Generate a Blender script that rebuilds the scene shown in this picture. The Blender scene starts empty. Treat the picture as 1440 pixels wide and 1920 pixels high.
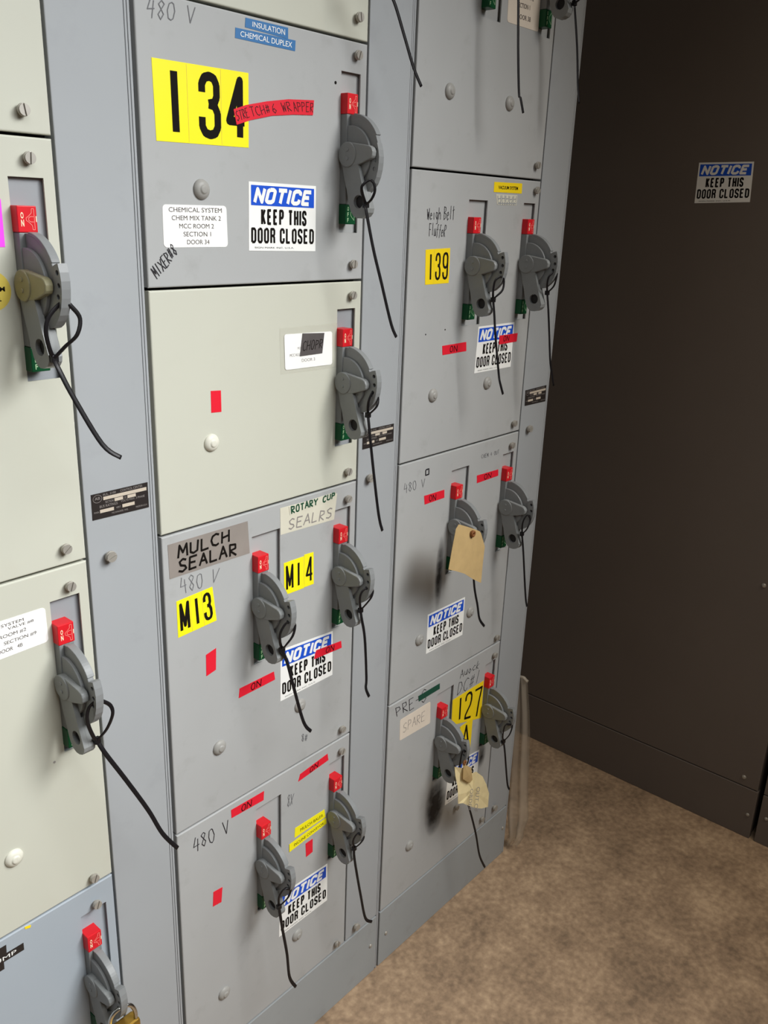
import bpy, bmesh, math, random
from mathutils import Matrix, Vector, Euler
random.seed(7)
SC = bpy.context.scene
COL = SC.collection

# ------------------------------------------------------------------ camera
cd = bpy.data.cameras.new('camera')
cd.sensor_fit = 'VERTICAL'; cd.sensor_height = 24.0
cd.lens = 1622.595 / 1920 * 24.0
cd.clip_start = 0.02
cam = bpy.data.objects.new('camera', cd); COL.objects.link(cam)
R = Matrix.Rotation(-0.86797, 3, 'Z') @ Matrix.Rotation(1.239436, 3, 'X') @ Matrix.Rotation(0.037518, 3, 'Z')
cam.matrix_world = Matrix.Translation((-0.64363, -0.94699, 1.58310)) @ R.to_4x4()
SC.camera = cam

# ------------------------------------------------------------------ light, exposure
SC.view_settings.view_transform = 'Standard'
SC.view_settings.look = 'None'
SC.view_settings.gamma = 1.0
SC.view_settings.use_curve_mapping = False
SC.view_settings.exposure = -0.22
w = bpy.data.worlds.new('world'); SC.world = w; w.use_nodes = True
bg = w.node_tree.nodes['Background']
bg.inputs[0].default_value = (1.0, 0.93, 0.84, 1); bg.inputs[1].default_value = 0.085

def area(name, loc, target, sx, sy, power, color, spread=180):
    l = bpy.data.lights.new(name, 'AREA'); l.shape = 'RECTANGLE'; l.size = sx; l.size_y = sy
    l.energy = power; l.color = color; l.spread = math.radians(spread)
    o = bpy.data.objects.new(name, l); COL.objects.link(o); o.location = loc
    o.rotation_euler = (Vector(target) - Vector(loc)).to_track_quat('-Z', 'Y').to_euler()
    return o
# a cool lamp added and tilted to leave the right section dimmer, a weak fixture over the aisle, a warm one near the corner
area('angled_light', (0.50, -1.85, 2.50), (-0.80, 0.0, 0.35), 1.6, 0.9, 28, (0.95, 0.98, 1.0), 80)
area('aisle_light', (-0.55, -1.45, 2.62), (-0.55, -1.0, 0.0), 0.6, 1.2, 11, (0.95, 0.975, 1.0), 140)
area('corner_light', (1.00, -1.45, 2.62), (1.00, -0.9, 0.0), 0.4, 1.0, 7.5, (1.0, 0.83, 0.62), 120)

# ------------------------------------------------------------------ materials
def rgb(h):
    h = h.lstrip('#'); v = [int(h[i:i+2], 16) / 255 for i in (0, 2, 4)]
    return tuple(c / 12.92 if c <= 0.04045 else ((c + 0.055) / 1.055) ** 2.4 for c in v) + (1,)
def mat(name, col, rough=0.5, metal=0.0, var=0.0, scale=8.0, spec=0.25, dirt=None, dirt_amt=0.0):
    m = bpy.data.materials.new(name); m.use_nodes = True
    nt = m.node_tree; b = nt.nodes['Principled BSDF']
    c = rgb(col) if isinstance(col, str) else tuple(col) + (1,)
    b.inputs['Base Color'].default_value = c
    b.inputs['Roughness'].default_value = rough
    b.inputs['Metallic'].default_value = metal
    b.inputs['Specular IOR Level'].default_value = spec
    if var > 0:
        tc = nt.nodes.new('ShaderNodeTexCoord')
        nz = nt.nodes.new('ShaderNodeTexNoise'); nz.inputs['Scale'].default_value = scale
        nz.inputs['Detail'].default_value = 6.0
        nt.links.new(tc.outputs['Object'], nz.inputs['Vector'])
        mr = nt.nodes.new('ShaderNodeMapRange')
        mr.inputs['From Min'].default_value = 0.3; mr.inputs['From Max'].default_value = 0.7
        mr.inputs['To Min'].default_value = 1 - var; mr.inputs['To Max'].default_value = 1 + var
        nt.links.new(nz.outputs['Fac'], mr.inputs['Value'])
        mx = nt.nodes.new('ShaderNodeVectorMath'); mx.operation = 'SCALE'
        mx.inputs[0].default_value = c[:3]
        nt.links.new(mr.outputs['Result'], mx.inputs['Scale'])
        last = mx.outputs['Vector']
        if dirt:
            n2 = nt.nodes.new('ShaderNodeTexNoise'); n2.inputs['Scale'].default_value = scale * 2.3
            n2.inputs['Detail'].default_value = 8.0; n2.inputs['Roughness'].default_value = 0.65
            nt.links.new(tc.outputs['Object'], n2.inputs['Vector'])
            m2 = nt.nodes.new('ShaderNodeMapRange')
            m2.inputs['From Min'].default_value = 0.58; m2.inputs['From Max'].default_value = 0.78
            m2.inputs['To Min'].default_value = 0.0; m2.inputs['To Max'].default_value = dirt_amt
            nt.links.new(n2.outputs['Fac'], m2.inputs['Value'])
            mm = nt.nodes.new('ShaderNodeMix'); mm.data_type = 'RGBA'
            mm.inputs[7].default_value = rgb(dirt)
            nt.links.new(last, mm.inputs[6]); nt.links.new(m2.outputs['Result'], mm.inputs[0])
            last = mm.outputs[2]
        nt.links.new(last, b.inputs['Base Color'])
    return m
MT = dict(
    grey=mat('grey_paint', '#a8a9a8', 0.5, var=0.025, scale=9, dirt='#7a7872', dirt_amt=0.25),
    bluegrey=mat('blue_grey_paint', '#9fa7ae', 0.5, var=0.02, scale=7, dirt='#80858a', dirt_amt=0.2),
    wire=mat('wireway_paint', '#9fa2a4', 0.5, var=0.02, scale=6, dirt='#7f8184', dirt_amt=0.2),
    cream=mat('cream_paint', '#c0c0b2', 0.5, var=0.012, scale=7, dirt='#b9b4a4', dirt_amt=0.2),
    base=mat('base_paint', '#989c9d', 0.5, var=0.03, scale=8, dirt='#77736b', dirt_amt=0.3),
    inner=mat('frame_dark', '#23211f', 0.8),
    plate=mat('slot_plate', '#94979a', 0.5, var=0.03, scale=20),
    body=mat('switch_grey', '#7d7f7f', 0.38, var=0.04, scale=40),
    lever=mat('lever_grey', '#828483', 0.34, var=0.04, scale=40),
    oldhub=mat('yellowed_hub', '#8f8a6c', 0.4, var=0.06, scale=60),
    dark=mat('dark_hollow', '#2b2929', 0.7),
    red=mat('red_plastic', '#d01f28', 0.35, var=0.03, scale=60),
    green=mat('green_plastic', '#0e4a2a', 0.35, var=0.05, scale=60),
    mark=mat('pale_lettering', '#f0d9b8', 0.5),
    markg=mat('pale_green_lettering', '#a9c9a0', 0.5),
    iconred=mat('icon_line', '#f08a80', 0.5),
    steel=mat('dull_steel', '#a8a39a', 0.38, 0.35, var=0.05, scale=90),
    button=mat('button_grey', '#989691', 0.4),
    buttoncream=mat('button_cream', '#d2d0c2', 0.4),
    tie=mat('black_nylon', '#161416', 0.42),
    white=mat('white_vinyl', '#eeeeea', 0.4),
    yellow=mat('yellow_vinyl', '#f7ea1e', 0.4, var=0.01, scale=30),
    yellow2=mat('amber_vinyl', '#f2d21c', 0.4, var=0.01, scale=30),
    paper=mat('white_paper', '#efeeea', 0.6),
    dirtypaper=mat('grubby_paper', '#d9cdbd', 0.6, var=0.03, scale=40),
    notblue=mat('notice_blue', '#1c52c8', 0.4),
    embblue=mat('label_blue', '#3a71a6', 0.4),
    ink=mat('black_ink', '#171310', 0.7, spec=0.08),
    inkgrey=mat('grey_ink', '#8b8581', 0.6),
    labelink=mat('label_ink', '#4f4744', 0.6),
    pencil=mat('pencil_line', '#6f6f71', 0.7),
    marker=mat('marker_ink', '#262428', 0.55),
    redtape=mat('red_tape', '#dd2033', 0.45, var=0.03, scale=40),
    redink=mat('ink_on_red', '#22080a', 0.5),
    duct=mat('duct_tape_grey', '#8e867f', 0.45, var=0.06, scale=30),
    masking=mat('masking_tape', '#cfcbb9', 0.6, var=0.03, scale=40),
    greenink=mat('dark_green_print', '#1e4a33', 0.6),
    greytape=mat('dark_grey_tape', '#55504f', 0.5, var=0.1, scale=60),
    greentape=mat('green_tape', '#1d4a3a', 0.45, var=0.05, scale=40),
    magenta=mat('magenta_paper', '#ee4ae6', 0.5),
    gold=mat('gold_sticker', '#d8c25a', 0.4, var=0.03, scale=40),
    black=mat('black_label', '#2b2624', 0.45),
    etched=mat('etched_metal', '#cbbfae', 0.5, 0.2),
    kraft=mat('kraft_card', '#b59a6b', 0.7, var=0.06, scale=50),
    manila=mat('manila_card', '#e4d3a2', 0.7, var=0.05, scale=50),
    eyelet=mat('brown_eyelet', '#7a4d2a', 0.6),
    brass=mat('brass', '#a8843a', 0.35, 0.8, var=0.08, scale=60),
    chrome=mat('chrome', '#c9c9c6', 0.15, 1.0),
    enclosure=mat('charcoal_paint', '#6a615a', 0.5, var=0.03, scale=5, dirt='#5f574f', dirt_amt=0.2),
)
def mat_clear(name, col, alpha, rough):
    m = mat(name, col, rough); b = m.node_tree.nodes['Principled BSDF']
    b.inputs['Alpha'].default_value = alpha
    return m
MT['clear'] = mat_clear('clear_tape', '#d9d6c8', 0.22, 0.2)
MT['film'] = mat_clear('plastic_film', '#cfc4b2', 0.42, 0.12)

# concrete floor
def floor_mat():
    m = bpy.data.materials.new('stained_concrete'); m.use_nodes = True
    nt = m.node_tree; b = nt.nodes['Principled BSDF']
    tc = nt.nodes.new('ShaderNodeTexCoord')
    n1 = nt.nodes.new('ShaderNodeTexNoise'); n1.inputs['Scale'].default_value = 9; n1.inputs['Detail'].default_value = 9
    n1.inputs['Roughness'].default_value = 0.62
    n2 = nt.nodes.new('ShaderNodeTexNoise'); n2.inputs['Scale'].default_value = 70; n2.inputs['Detail'].default_value = 6
    n3 = nt.nodes.new('ShaderNodeTexNoise'); n3.inputs['Scale'].default_value = 2.2; n3.inputs['Detail'].default_value = 4
    for n in (n1, n2, n3): nt.links.new(tc.outputs['Object'], n.inputs['Vector'])
    cr = nt.nodes.new('ShaderNodeValToRGB'); e = cr.color_ramp.elements
    e[0].position = 0.37; e[0].color = rgb('#7a6550'); e[1].position = 0.64; e[1].color = rgb('#c4a888')
    x = cr.color_ramp.elements.new(0.5); x.color = rgb('#a0866b')
    mm = nt.nodes.new('ShaderNodeMath'); mm.operation = 'MULTIPLY_ADD'; mm.inputs[1].default_value = 0.35; mm.inputs[2].default_value = 0
    nt.links.new(n2.outputs['Fac'], mm.inputs[0])
    m3 = nt.nodes.new('ShaderNodeMath'); m3.operation = 'MULTIPLY_ADD'; m3.inputs[1].default_value = 0.3
    nt.links.new(n3.outputs['Fac'], m3.inputs[0]); nt.links.new(mm.outputs[0], m3.inputs[2])
    m4 = nt.nodes.new('ShaderNodeMath'); m4.operation = 'MULTIPLY_ADD'; m4.inputs[1].default_value = 0.45
    nt.links.new(n1.outputs['Fac'], m4.inputs[0]); nt.links.new(m3.outputs[0], m4.inputs[2])
    ad = nt.nodes.new('ShaderNodeMath'); ad.operation = 'SUBTRACT'; ad.inputs[1].default_value = 0.05
    nt.links.new(m4.outputs[0], ad.inputs[0]); nt.links.new(ad.outputs[0], cr.inputs['Fac'])
    nt.links.new(cr.outputs['Color'], b.inputs['Base Color'])
    b.inputs['Roughness'].default_value = 0.75
    bp = nt.nodes.new('ShaderNodeBump'); bp.inputs['Strength'].default_value = 0.15; bp.inputs['Distance'].default_value = 0.004
    nt.links.new(n2.outputs['Fac'], bp.inputs['Height']); nt.links.new(bp.outputs['Normal'], b.inputs['Normal'])
    return m

# ------------------------------------------------------------------ helpers
ORG = {}
def thing(name, label, cat, loc, group=None):
    o = bpy.data.objects.new(name, None); COL.objects.link(o)
    o.empty_display_size = 0.05; o.location = loc
    o['label'] = label; o['category'] = cat
    if group: o['group'] = group
    ORG[o.name] = Vector(loc)
    return o
def tag(o, label, cat, group=None):
    o['label'] = label; o['category'] = cat
    if group: o['group'] = group
    return o
def obj(name, bm, mats, parent=None, local=None, label=None, smooth=False, orient=True):
    """link bm as ONE mesh; bm is in world coordinates unless local gives its place in the parent"""
    if orient: bmesh.ops.recalc_face_normals(bm, faces=bm.faces)
    base = ORG.get(parent.name, Vector((0, 0, 0))) if parent else Vector((0, 0, 0))
    if local is None:
        vs = [v.co.copy() for v in bm.verts]
        c = Vector((0, 0, 0))
        if vs:
            c = Vector(((min(v.x for v in vs) + max(v.x for v in vs)) / 2, (min(v.y for v in vs) + max(v.y for v in vs)) / 2, min(v.z for v in vs)))
        bmesh.ops.translate(bm, verts=bm.verts, vec=-c); loc = c - base
    else: loc = Vector(local)
    me = bpy.data.meshes.new(name); bm.to_mesh(me); bm.free()
    for m in (mats if isinstance(mats, (list, tuple)) else [mats]): me.materials.append(MT[m] if isinstance(m, str) else m)
    if smooth:
        for p in me.polygons: p.use_smooth = True
    o = bpy.data.objects.new(name, me); COL.objects.link(o)
    if parent: o.parent = parent
    o.location = loc; ORG[o.name] = base + loc
    if label: o['label'] = label
    return o
def box(bm, x0, x1, y0, y1, z0, z1, bev=0.0, mi=0):
    n0 = len(bm.faces)
    r = bmesh.ops.create_cube(bm, size=1.0)
    for v in r['verts']:
        v.co = Vector((x0 + (v.co.x + .5) * (x1 - x0), y0 + (v.co.y + .5) * (y1 - y0), z0 + (v.co.z + .5) * (z1 - z0)))
    es = {e for v in r['verts'] for e in v.link_edges}
    fs = {f for v in r['verts'] for f in v.link_faces}
    for f in fs: f.material_index = mi
    if bev > 0: bmesh.ops.bevel(bm, geom=list(es), offset=bev, segments=2, affect='EDGES', profile=0.5)
def prism(bm, outline, lo, hi, fn, holes=(), bev=0.0, mi=0):
    """extrude a 2D outline (with holes) between lo and hi; fn(a, b, t) gives the 3D point"""
    t = bmesh.new()
    es = []
    for ring in [outline] + list(holes):
        vs = [t.verts.new(fn(a, b, lo)) for a, b in ring]
        for i in range(len(vs)): es.append(t.edges.new((vs[i], vs[(i + 1) % len(vs)])))
    if holes: bmesh.ops.triangle_fill(t, edges=es, use_beauty=True)
    else: t.faces.new(t.verts[:])
    d = fn(0, 0, hi) - fn(0, 0, lo)
    r = bmesh.ops.extrude_face_region(t, geom=t.faces[:])
    bmesh.ops.translate(t, verts=[g for g in r['geom'] if isinstance(g, bmesh.types.BMVert)], vec=d)
    bmesh.ops.recalc_face_normals(t, faces=t.faces)
    if bev > 0:
        sharp = [e for e in t.edges if len(e.link_faces) == 2 and e.calc_face_angle(0) > 0.6]
        bmesh.ops.bevel(t, geom=sharp, offset=bev, segments=2, affect='EDGES', profile=0.5, clamp_overlap=True)
    for f in t.faces: f.material_index = mi
    me = bpy.data.meshes.new('tmp'); t.to_mesh(me); t.free(); bm.from_mesh(me); bpy.data.meshes.remove(me)
def circ(cx, cy, r, n=20): return [(cx + r * math.cos(2 * math.pi * i / n), cy + r * math.sin(2 * math.pi * i / n)) for i in range(n)]
def arc(cx, cy, r, a0, a1, n=14): return [(cx + r * math.cos(math.radians(a0 + (a1 - a0) * i / n)), cy + r * math.sin(math.radians(a0 + (a1 - a0) * i / n))) for i in range(n + 1)]
def tube(bm, pts, rx, ry, n=10, mi=0, caps=True, ref=Vector((1, 0, 0))):
    P = [Vector(p) for p in pts]; rings = []
    for i, p in enumerate(P):
        t = (P[min(i + 1, len(P) - 1)] - P[max(i - 1, 0)]).normalized()
        a = (ref - t * ref.dot(t))
        if a.length < 1e-4: a = Vector((0, 1, 0)) - t * t.y
        a.normalize(); b = t.cross(a)
        rings.append([bm.verts.new(p + a * rx * math.cos(2 * math.pi * k / n) + b * ry * math.sin(2 * math.pi * k / n)) for k in range(n)])
    for i in range(len(rings) - 1):
        for k in range(n):
            f = bm.faces.new((rings[i][k], rings[i][(k + 1) % n], rings[i + 1][(k + 1) % n], rings[i + 1][k])); f.material_index = mi; f.smooth = True
    if caps:
        bm.faces.new(rings[0]); bm.faces.new(rings[-1][::-1])
def spline(pts, k=6):
    P = [Vector(p) for p in pts]
    if len(P) < 3: return P
    out = []
    for i in range(len(P) - 1):
        p0 = P[max(i - 1, 0)]; p1 = P[i]; p2 = P[i + 1]; p3 = P[min(i + 2, len(P) - 1)]
        for j in range(k):
            t = j / k
            out.append(0.5 * ((2 * p1) + (p2 - p0) * t + (2 * p0 - 5 * p1 + 4 * p2 - p3) * t * t + (3 * p1 - p0 - 3 * p2 + p3) * t ** 3))
    out.append(P[-1]); return out

# ------------------------------------------------------------------ lettering
FRONT = lambda a, b, d: Vector((a, -d, b))            # the front plane of the control centre
SIDEX = 1.525
SIDE = lambda a, b, d: Vector((SIDEX - d, a, b))      # the front plane of the charcoal enclosures
_glyph = {}
def glyph(s, shear=0.0, bold=0.0):
    key = (s, shear, bold)
    if key not in _glyph:
        c = bpy.data.curves.new('t', 'FONT'); c.body = s; c.shear = shear; c.offset = bold; c.resolution_u = 4
        o = bpy.data.objects.new('t', c); COL.objects.link(o)
        bpy.context.view_layer.update()
        me = bpy.data.meshes.new_from_object(o.evaluated_get(bpy.context.evaluated_depsgraph_get()))
        vs = [(v.co.x, v.co.y) for v in me.vertices]; fs = [tuple(p.vertices) for p in me.polygons]
        x0 = min(v[0] for v in vs); x1 = max(v[0] for v in vs); y0 = min(v[1] for v in vs); y1 = max(v[1] for v in vs)
        _glyph[key] = ([((x - x0) / max(x1 - x0, 1e-6), (y - y0) / max(y1 - y0, 1e-6)) for x, y in vs], fs)
        bpy.data.objects.remove(o); bpy.data.curves.remove(c); bpy.data.meshes.remove(me)
    return _glyph[key]
def bl(q, u, v):
    """q = top-left, top-right, bottom-right, bottom-left; u to the right, v up"""
    (ax, ay), (bx, by), (cx, cy), (dx, dy) = q
    return (dx * (1-u)*(1-v) + cx * u*(1-v) + bx * u*v + ax * (1-u)*v, dy * (1-u)*(1-v) + cy * u*(1-v) + by * u*v + ay * (1-u)*v)
def put_text(bm, q, s, b, mi, d, fn=FRONT, shear=0.0, bold=0.0):
    vs, fs = glyph(s, shear, bold)
    V = []
    for x, y in vs:
        a, c = bl(q, b[0] + (b[2] - b[0]) * x, b[1] + (b[3] - b[1]) * y)
        V.append(bm.verts.new(fn(a, c, d)))
    for f in fs:
        try: g = bm.faces.new([V[i] for i in f]); g.material_index = mi
        except ValueError: pass
def put_patch(bm, q, b, mi, d, fn=FRONT):
    u0, v0, u1, v1 = b
    f = bm.faces.new([bm.verts.new(fn(*bl(q, u, v), d)) for u, v in ((u0, v0), (u1, v0), (u1, v1), (u0, v1))]); f.material_index = mi
_n = [0]
def put_line(bm, pts, wd, mi, d, fn=FRONT, joints=True):
    """a flat stroke along pts (plane coordinates)"""
    for i in range(len(pts) - 1):
        p = Vector(pts[i]); q = Vector(pts[i + 1]); t = q - p
        if t.length < 1e-7: continue
        t.normalize(); n = Vector((-t.y, t.x)) * wd / 2
        _n[0] = (_n[0] + 1) % 12; d_ = d + _n[0] * 6e-6
        f = bm.faces.new([bm.verts.new(fn(z.x, z.y, d_)) for z in (p - n, q - n, q + n, p + n)]); f.material_index = mi
    if joints:
        for p in pts[1:-1]:
            _n[0] = (_n[0] + 1) % 12; d_ = d + _n[0] * 6e-6
            f = bm.faces.new([bm.verts.new(fn(p[0] + wd / 2 * math.cos(k * math.pi / 4), p[1] + wd / 2 * math.sin(k * math.pi / 4), d_)) for k in range(8)]); f.material_index = mi
def put_strokes(bm, q, strokes, b, wd, mi, d, fn=FRONT):
    for s in strokes:
        put_line(bm, [bl(q, b[0] + (b[2] - b[0]) * x, b[1] + (b[3] - b[1]) * y) for x, y in s], wd, mi, d, fn)
DIG = {
 '1': [[(.5, 0), (.5, 1)]],
 '2': [[(.06, .72), (.06, .86), (.22, .97), (.5, 1), (.78, .97), (.94, .86), (.94, .68), (.8, .5), (.12, .14), (.06, .0), (.98, .0)]],
 '3': [[(.08, .72), (.08, .86), (.24, .97), (.5, 1), (.76, .97), (.9, .86), (.9, .66), (.78, .56), (.45, .53)], [(.45, .53), (.78, .5), (.94, .38), (.94, .14), (.78, .03), (.5, 0), (.22, .03), (.06, .14), (.06, .3)]],
 '4': [[(.72, 0), (.72, 1), (.04, .28), (1, .28)]],
 '7': [[(0, 1), (.96, 1), (.62, .5), (.42, 0)]],
 '9': [[(.94, .62), (.78, .47), (.5, .43), (.22, .47), (.06, .6), (.06, .86), (.22, .97), (.5, 1), (.78, .97), (.94, .86), (.94, .14), (.78, .03), (.5, 0), (.22, .03), (.06, .14), (.06, .26)]],
 'M': [[(.05, 0), (.05, 1), (.5, .15), (.95, 1), (.95, 0)]],
 'A': [[(0, 0), (.5, 1), (1, 0)], [(.18, .28), (.82, .28)]],
}
O_ = [(.5, 1), (.2, .9), (.05, .5), (.2, .1), (.5, 0), (.8, .1), (.95, .5), (.8, .9), (.5, 1)]
HW = {
 'A': [[(0, 0), (.5, 1), (1, 0)], [(.2, .4), (.85, .4)]], 'B': [[(0, 0), (0, 1), (.7, .9), (.75, .65), (0, .52), (.85, .4), (.85, .12), (0, 0)]],
 'C': [[(.95, .85), (.6, 1), (.2, .85), (.05, .5), (.2, .12), (.6, 0), (.95, .15)]], 'D': [[(.1, 0), (.1, 1), (.6, .9), (.95, .5), (.6, .1), (.1, 0)]],
 'E': [[(.95, 1), (.1, 1), (.05, 0), (.95, 0)], [(.1, .52), (.75, .55)]], 'F': [[(.95, 1), (.1, 1), (.05, 0)], [(.1, .52), (.75, .55)]],
 'H': [[(.05, 1), (.05, 0)], [(.95, 1), (.95, 0)], [(.05, .45), (.95, .55)]], 'I': [[(.5, 1), (.5, 0)]], 'K': [[(.1, 1), (.1, 0)], [(.9, 1), (.1, .4), (.95, 0)]],
 'L': [[(.1, 1), (.1, 0), (.95, .05)]], 'M': [[(0, 0), (.1, 1), (.5, .35), (.88, 1), (1, 0)]], 'N': [[(0, 0), (.05, 1), (.95, 0), (1, 1)]], 'O': [O_],
 'P': [[(.1, 0), (.1, 1), (.8, .92), (.85, .6), (.1, .48)]], 'R': [[(.1, 0), (.1, 1), (.8, .92), (.85, .62), (.1, .48), (.95, 0)]],
 'S': [[(.92, .88), (.5, 1), (.1, .82), (.25, .55), (.8, .42), (.92, .18), (.5, 0), (.05, .12)]], 'T': [[(0, 1), (1, 1)], [(.5, 1), (.48, 0)]],
 'U': [[(.05, 1), (.1, .15), (.5, 0), (.88, .15), (.95, 1)]], 'V': [[(0, 1), (.45, 0), (1, 1)]], 'W': [[(0, 1), (.22, 0), (.5, .7), (.75, 0), (1, 1)]], 'X': [[(0, 1), (1, 0)], [(1, 1), (0, 0)]], 'Y': [[(0, 1), (.5, .5), (1, 1)], [(.5, .5), (.45, 0)]],
 '0': [O_], '4': [[(.45, 1), (.05, .4), (.95, .45)], [(.8, .85), (.65, 0)]], '8': [[(.85, .85), (.5, 1), (.15, .8), (.8, .3), (.5, 0), (.12, .25), (.85, .85)]],
 '6': [[(.8, 1), (.3, .7), (.08, .25), (.5, 0), (.9, .22), (.5, .5), (.12, .3)]], '2': [[(.05, .8), (.5, 1), (.9, .75), (.1, 0), (.95, .02)]], '1': [[(.5, 1), (.45, 0)]],
 '#': [[(.35, .95), (.25, .05)], [(.75, .95), (.65, .05)], [(.05, .65), (.98, .7)], [(.02, .3), (.95, .35)]], '-': [[(.1, .45), (.9, .5)]],
 'e': [[(.1, .3), (.85, .35), (.6, .6), (.2, .5), (.1, .2), (.4, 0), (.85, .1)]], 'i': [[(.5, .6), (.5, 0)]], 'g': [[(.85, .55), (.3, .6), (.15, .25), (.6, .05), (.85, .55), (.8, -.3), (.3, -.35)]],
 'h': [[(.1, 1), (.1, 0)], [(.1, .4), (.6, .6), (.9, .4), (.9, 0)]], 'l': [[(.5, 1), (.45, 0)]], 't': [[(.5, .95), (.45, 0)], [(.1, .65), (.9, .68)]],
 'u': [[(.1, .6), (.15, .05), (.7, .05), (.9, .6), (.9, 0)]], 'f': [[(.9, .95), (.5, .95), (.4, -.1)], [(.1, .55), (.8, .58)]], 'k': [[(.1, 1), (.1, 0)], [(.8, .6), (.1, .25), (.9, 0)]],
 'c': [[(.9, .5), (.5, .6), (.1, .3), (.5, 0), (.9, .1)]], 'o': [[(.5, .6), (.1, .3), (.5, 0), (.9, .3), (.5, .6)]], ' ': [],
}
def put_hand(bm, q, s, b, wd, mi, d, fn=FRONT, slant=0.12):
    n = len(s); cw = (b[2] - b[0]) / n
    for i, ch in enumerate(s):
        j = random.uniform(-.05, .05)
        bx = (b[0] + cw * (i + .10), b[1] + j * (b[3] - b[1]), b[0] + cw * (i + .88), b[3] + j * (b[3] - b[1]))
        st = [[(x + slant * y + random.uniform(-.04, .04), y + random.uniform(-.03, .03)) for x, y in k] for k in HW[ch]]
        put_strokes(bm, q, st, bx, wd, mi, d, fn)
ro = [(.25, 1), (.75, 1), (1, .88), (1, .12), (.75, 0), (.25, 0), (0, .12), (0, .88), (.25, 1)]
BOLD = {
 'K': [[(0, -.06), (0, 1.06)], [(.95, 1.04), (.08, .42)], [(.3, .58), (1.0, -.04)]], 'E': [[(1, 1), (0, 1), (0, 0), (1, 0)], [(0, .52), (.85, .52)]],
 'P': [[(0, -.06), (0, 1), (.75, 1), (1, .9), (1, .58), (.75, .46), (0, .46)]], 'T': [[(-.12, 1), (1.12, 1)], [(.5, 1), (.5, -.06)]],
 'H': [[(0, -.06), (0, 1.06)], [(1, -.06), (1, 1.06)], [(0, .5), (1, .5)]], 'I': [[(.5, -.06), (.5, 1.06)]],
 'S': [[(1, .74), (1, .9), (.75, 1), (.25, 1), (0, .88), (0, .66), (.2, .54), (.8, .44), (1, .32), (1, .12), (.75, 0), (.25, 0), (0, .1), (0, .28)]],
 'D': [[(0, 0), (0, 1), (.7, 1), (1, .86), (1, .14), (.7, 0), (0, 0)]], 'O': [ro],
 'R': [[(0, -.06), (0, 1), (.75, 1), (1, .9), (1, .62), (.75, .5), (0, .5)], [(.55, .5), (.95, .38), (1, -.06)]],
 'C': [[(1, .68), (1, .88), (.75, 1), (.25, 1), (0, .88), (0, .12), (.25, 0), (.75, 0), (1, .12), (1, .33)]],
 'L': [[(0, 1.06), (0, 0), (1.0, 0)]], 'N': [[(0, -.06), (0, 1.0), (1, 0), (1, 1.06)]],
}
def put_bold(bm, q, s, b, wu, mi, d, fn=FRONT, slant=0.0):
    '''condensed block capitals; wu is the stroke as a share of the letter height'''
    h = math.dist(bl(q, .5, b[3]), bl(q, .5, b[1])); wd = wu * h
    W = [0.42 if c == 'I' else 0.55 if c == ' ' else 1.0 for c in s]; tot = sum(W); x = b[0]; k = (b[2] - b[0]) / tot
    mv = wu / 2 * (b[3] - b[1]); L = math.dist(bl(q, 0, .5), bl(q, 1, .5)); mu = wd / 2 / L
    for c, w_ in zip(s, W):
        x0, x1 = x + mu, x + k * w_ - mu - 0.0022 / L
        if c != ' ':
            st = [[((x0 + (x1 - x0) * a if c != 'I' else (x0 + x1) / 2) + slant * (e - .5) * (b[3] - b[1]), b[1] + mv + (b[3] - b[1] - 2 * mv) * e) for a, e in z] for z in BOLD[c]]
            put_strokes(bm, q, st, (0, 0, 1, 1), wd, mi, d, fn)
        x += k * w_
LAY = 0.0006
def card(bm, q, d, fn=FRONT, th=0.0004, rounded=0.0, outline=None, mi=0):
    """a thin card or sticker; d is the depth of its back"""
    if outline is None:
        if rounded:
            ru, rv = rounded
            uv = []
            for cx, cy, a in ((1-ru, 1-rv, 0), (ru, 1-rv, 90), (ru, rv, 180), (1-ru, rv, 270)):
                for k in range(5):
                    t = math.radians(a + 22.5 * k); uv.append((cx + ru * math.cos(t), cy + rv * math.sin(t)))
        else: uv = [(0, 0), (1, 0), (1, 1), (0, 1)]
        outline = [bl(q, u, v) for u, v in uv]
    F = [bm.verts.new(fn(a, b, d + th)) for a, b in outline]; B = [bm.verts.new(fn(a, b, d - 0.0001)) for a, b in outline]
    f = bm.faces.new(F); f.material_index = mi
    for i in range(len(F)):
        f = bm.faces.new((F[i], B[i], B[(i + 1) % len(F)], F[(i + 1) % len(F)])); f.material_index = mi

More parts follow.
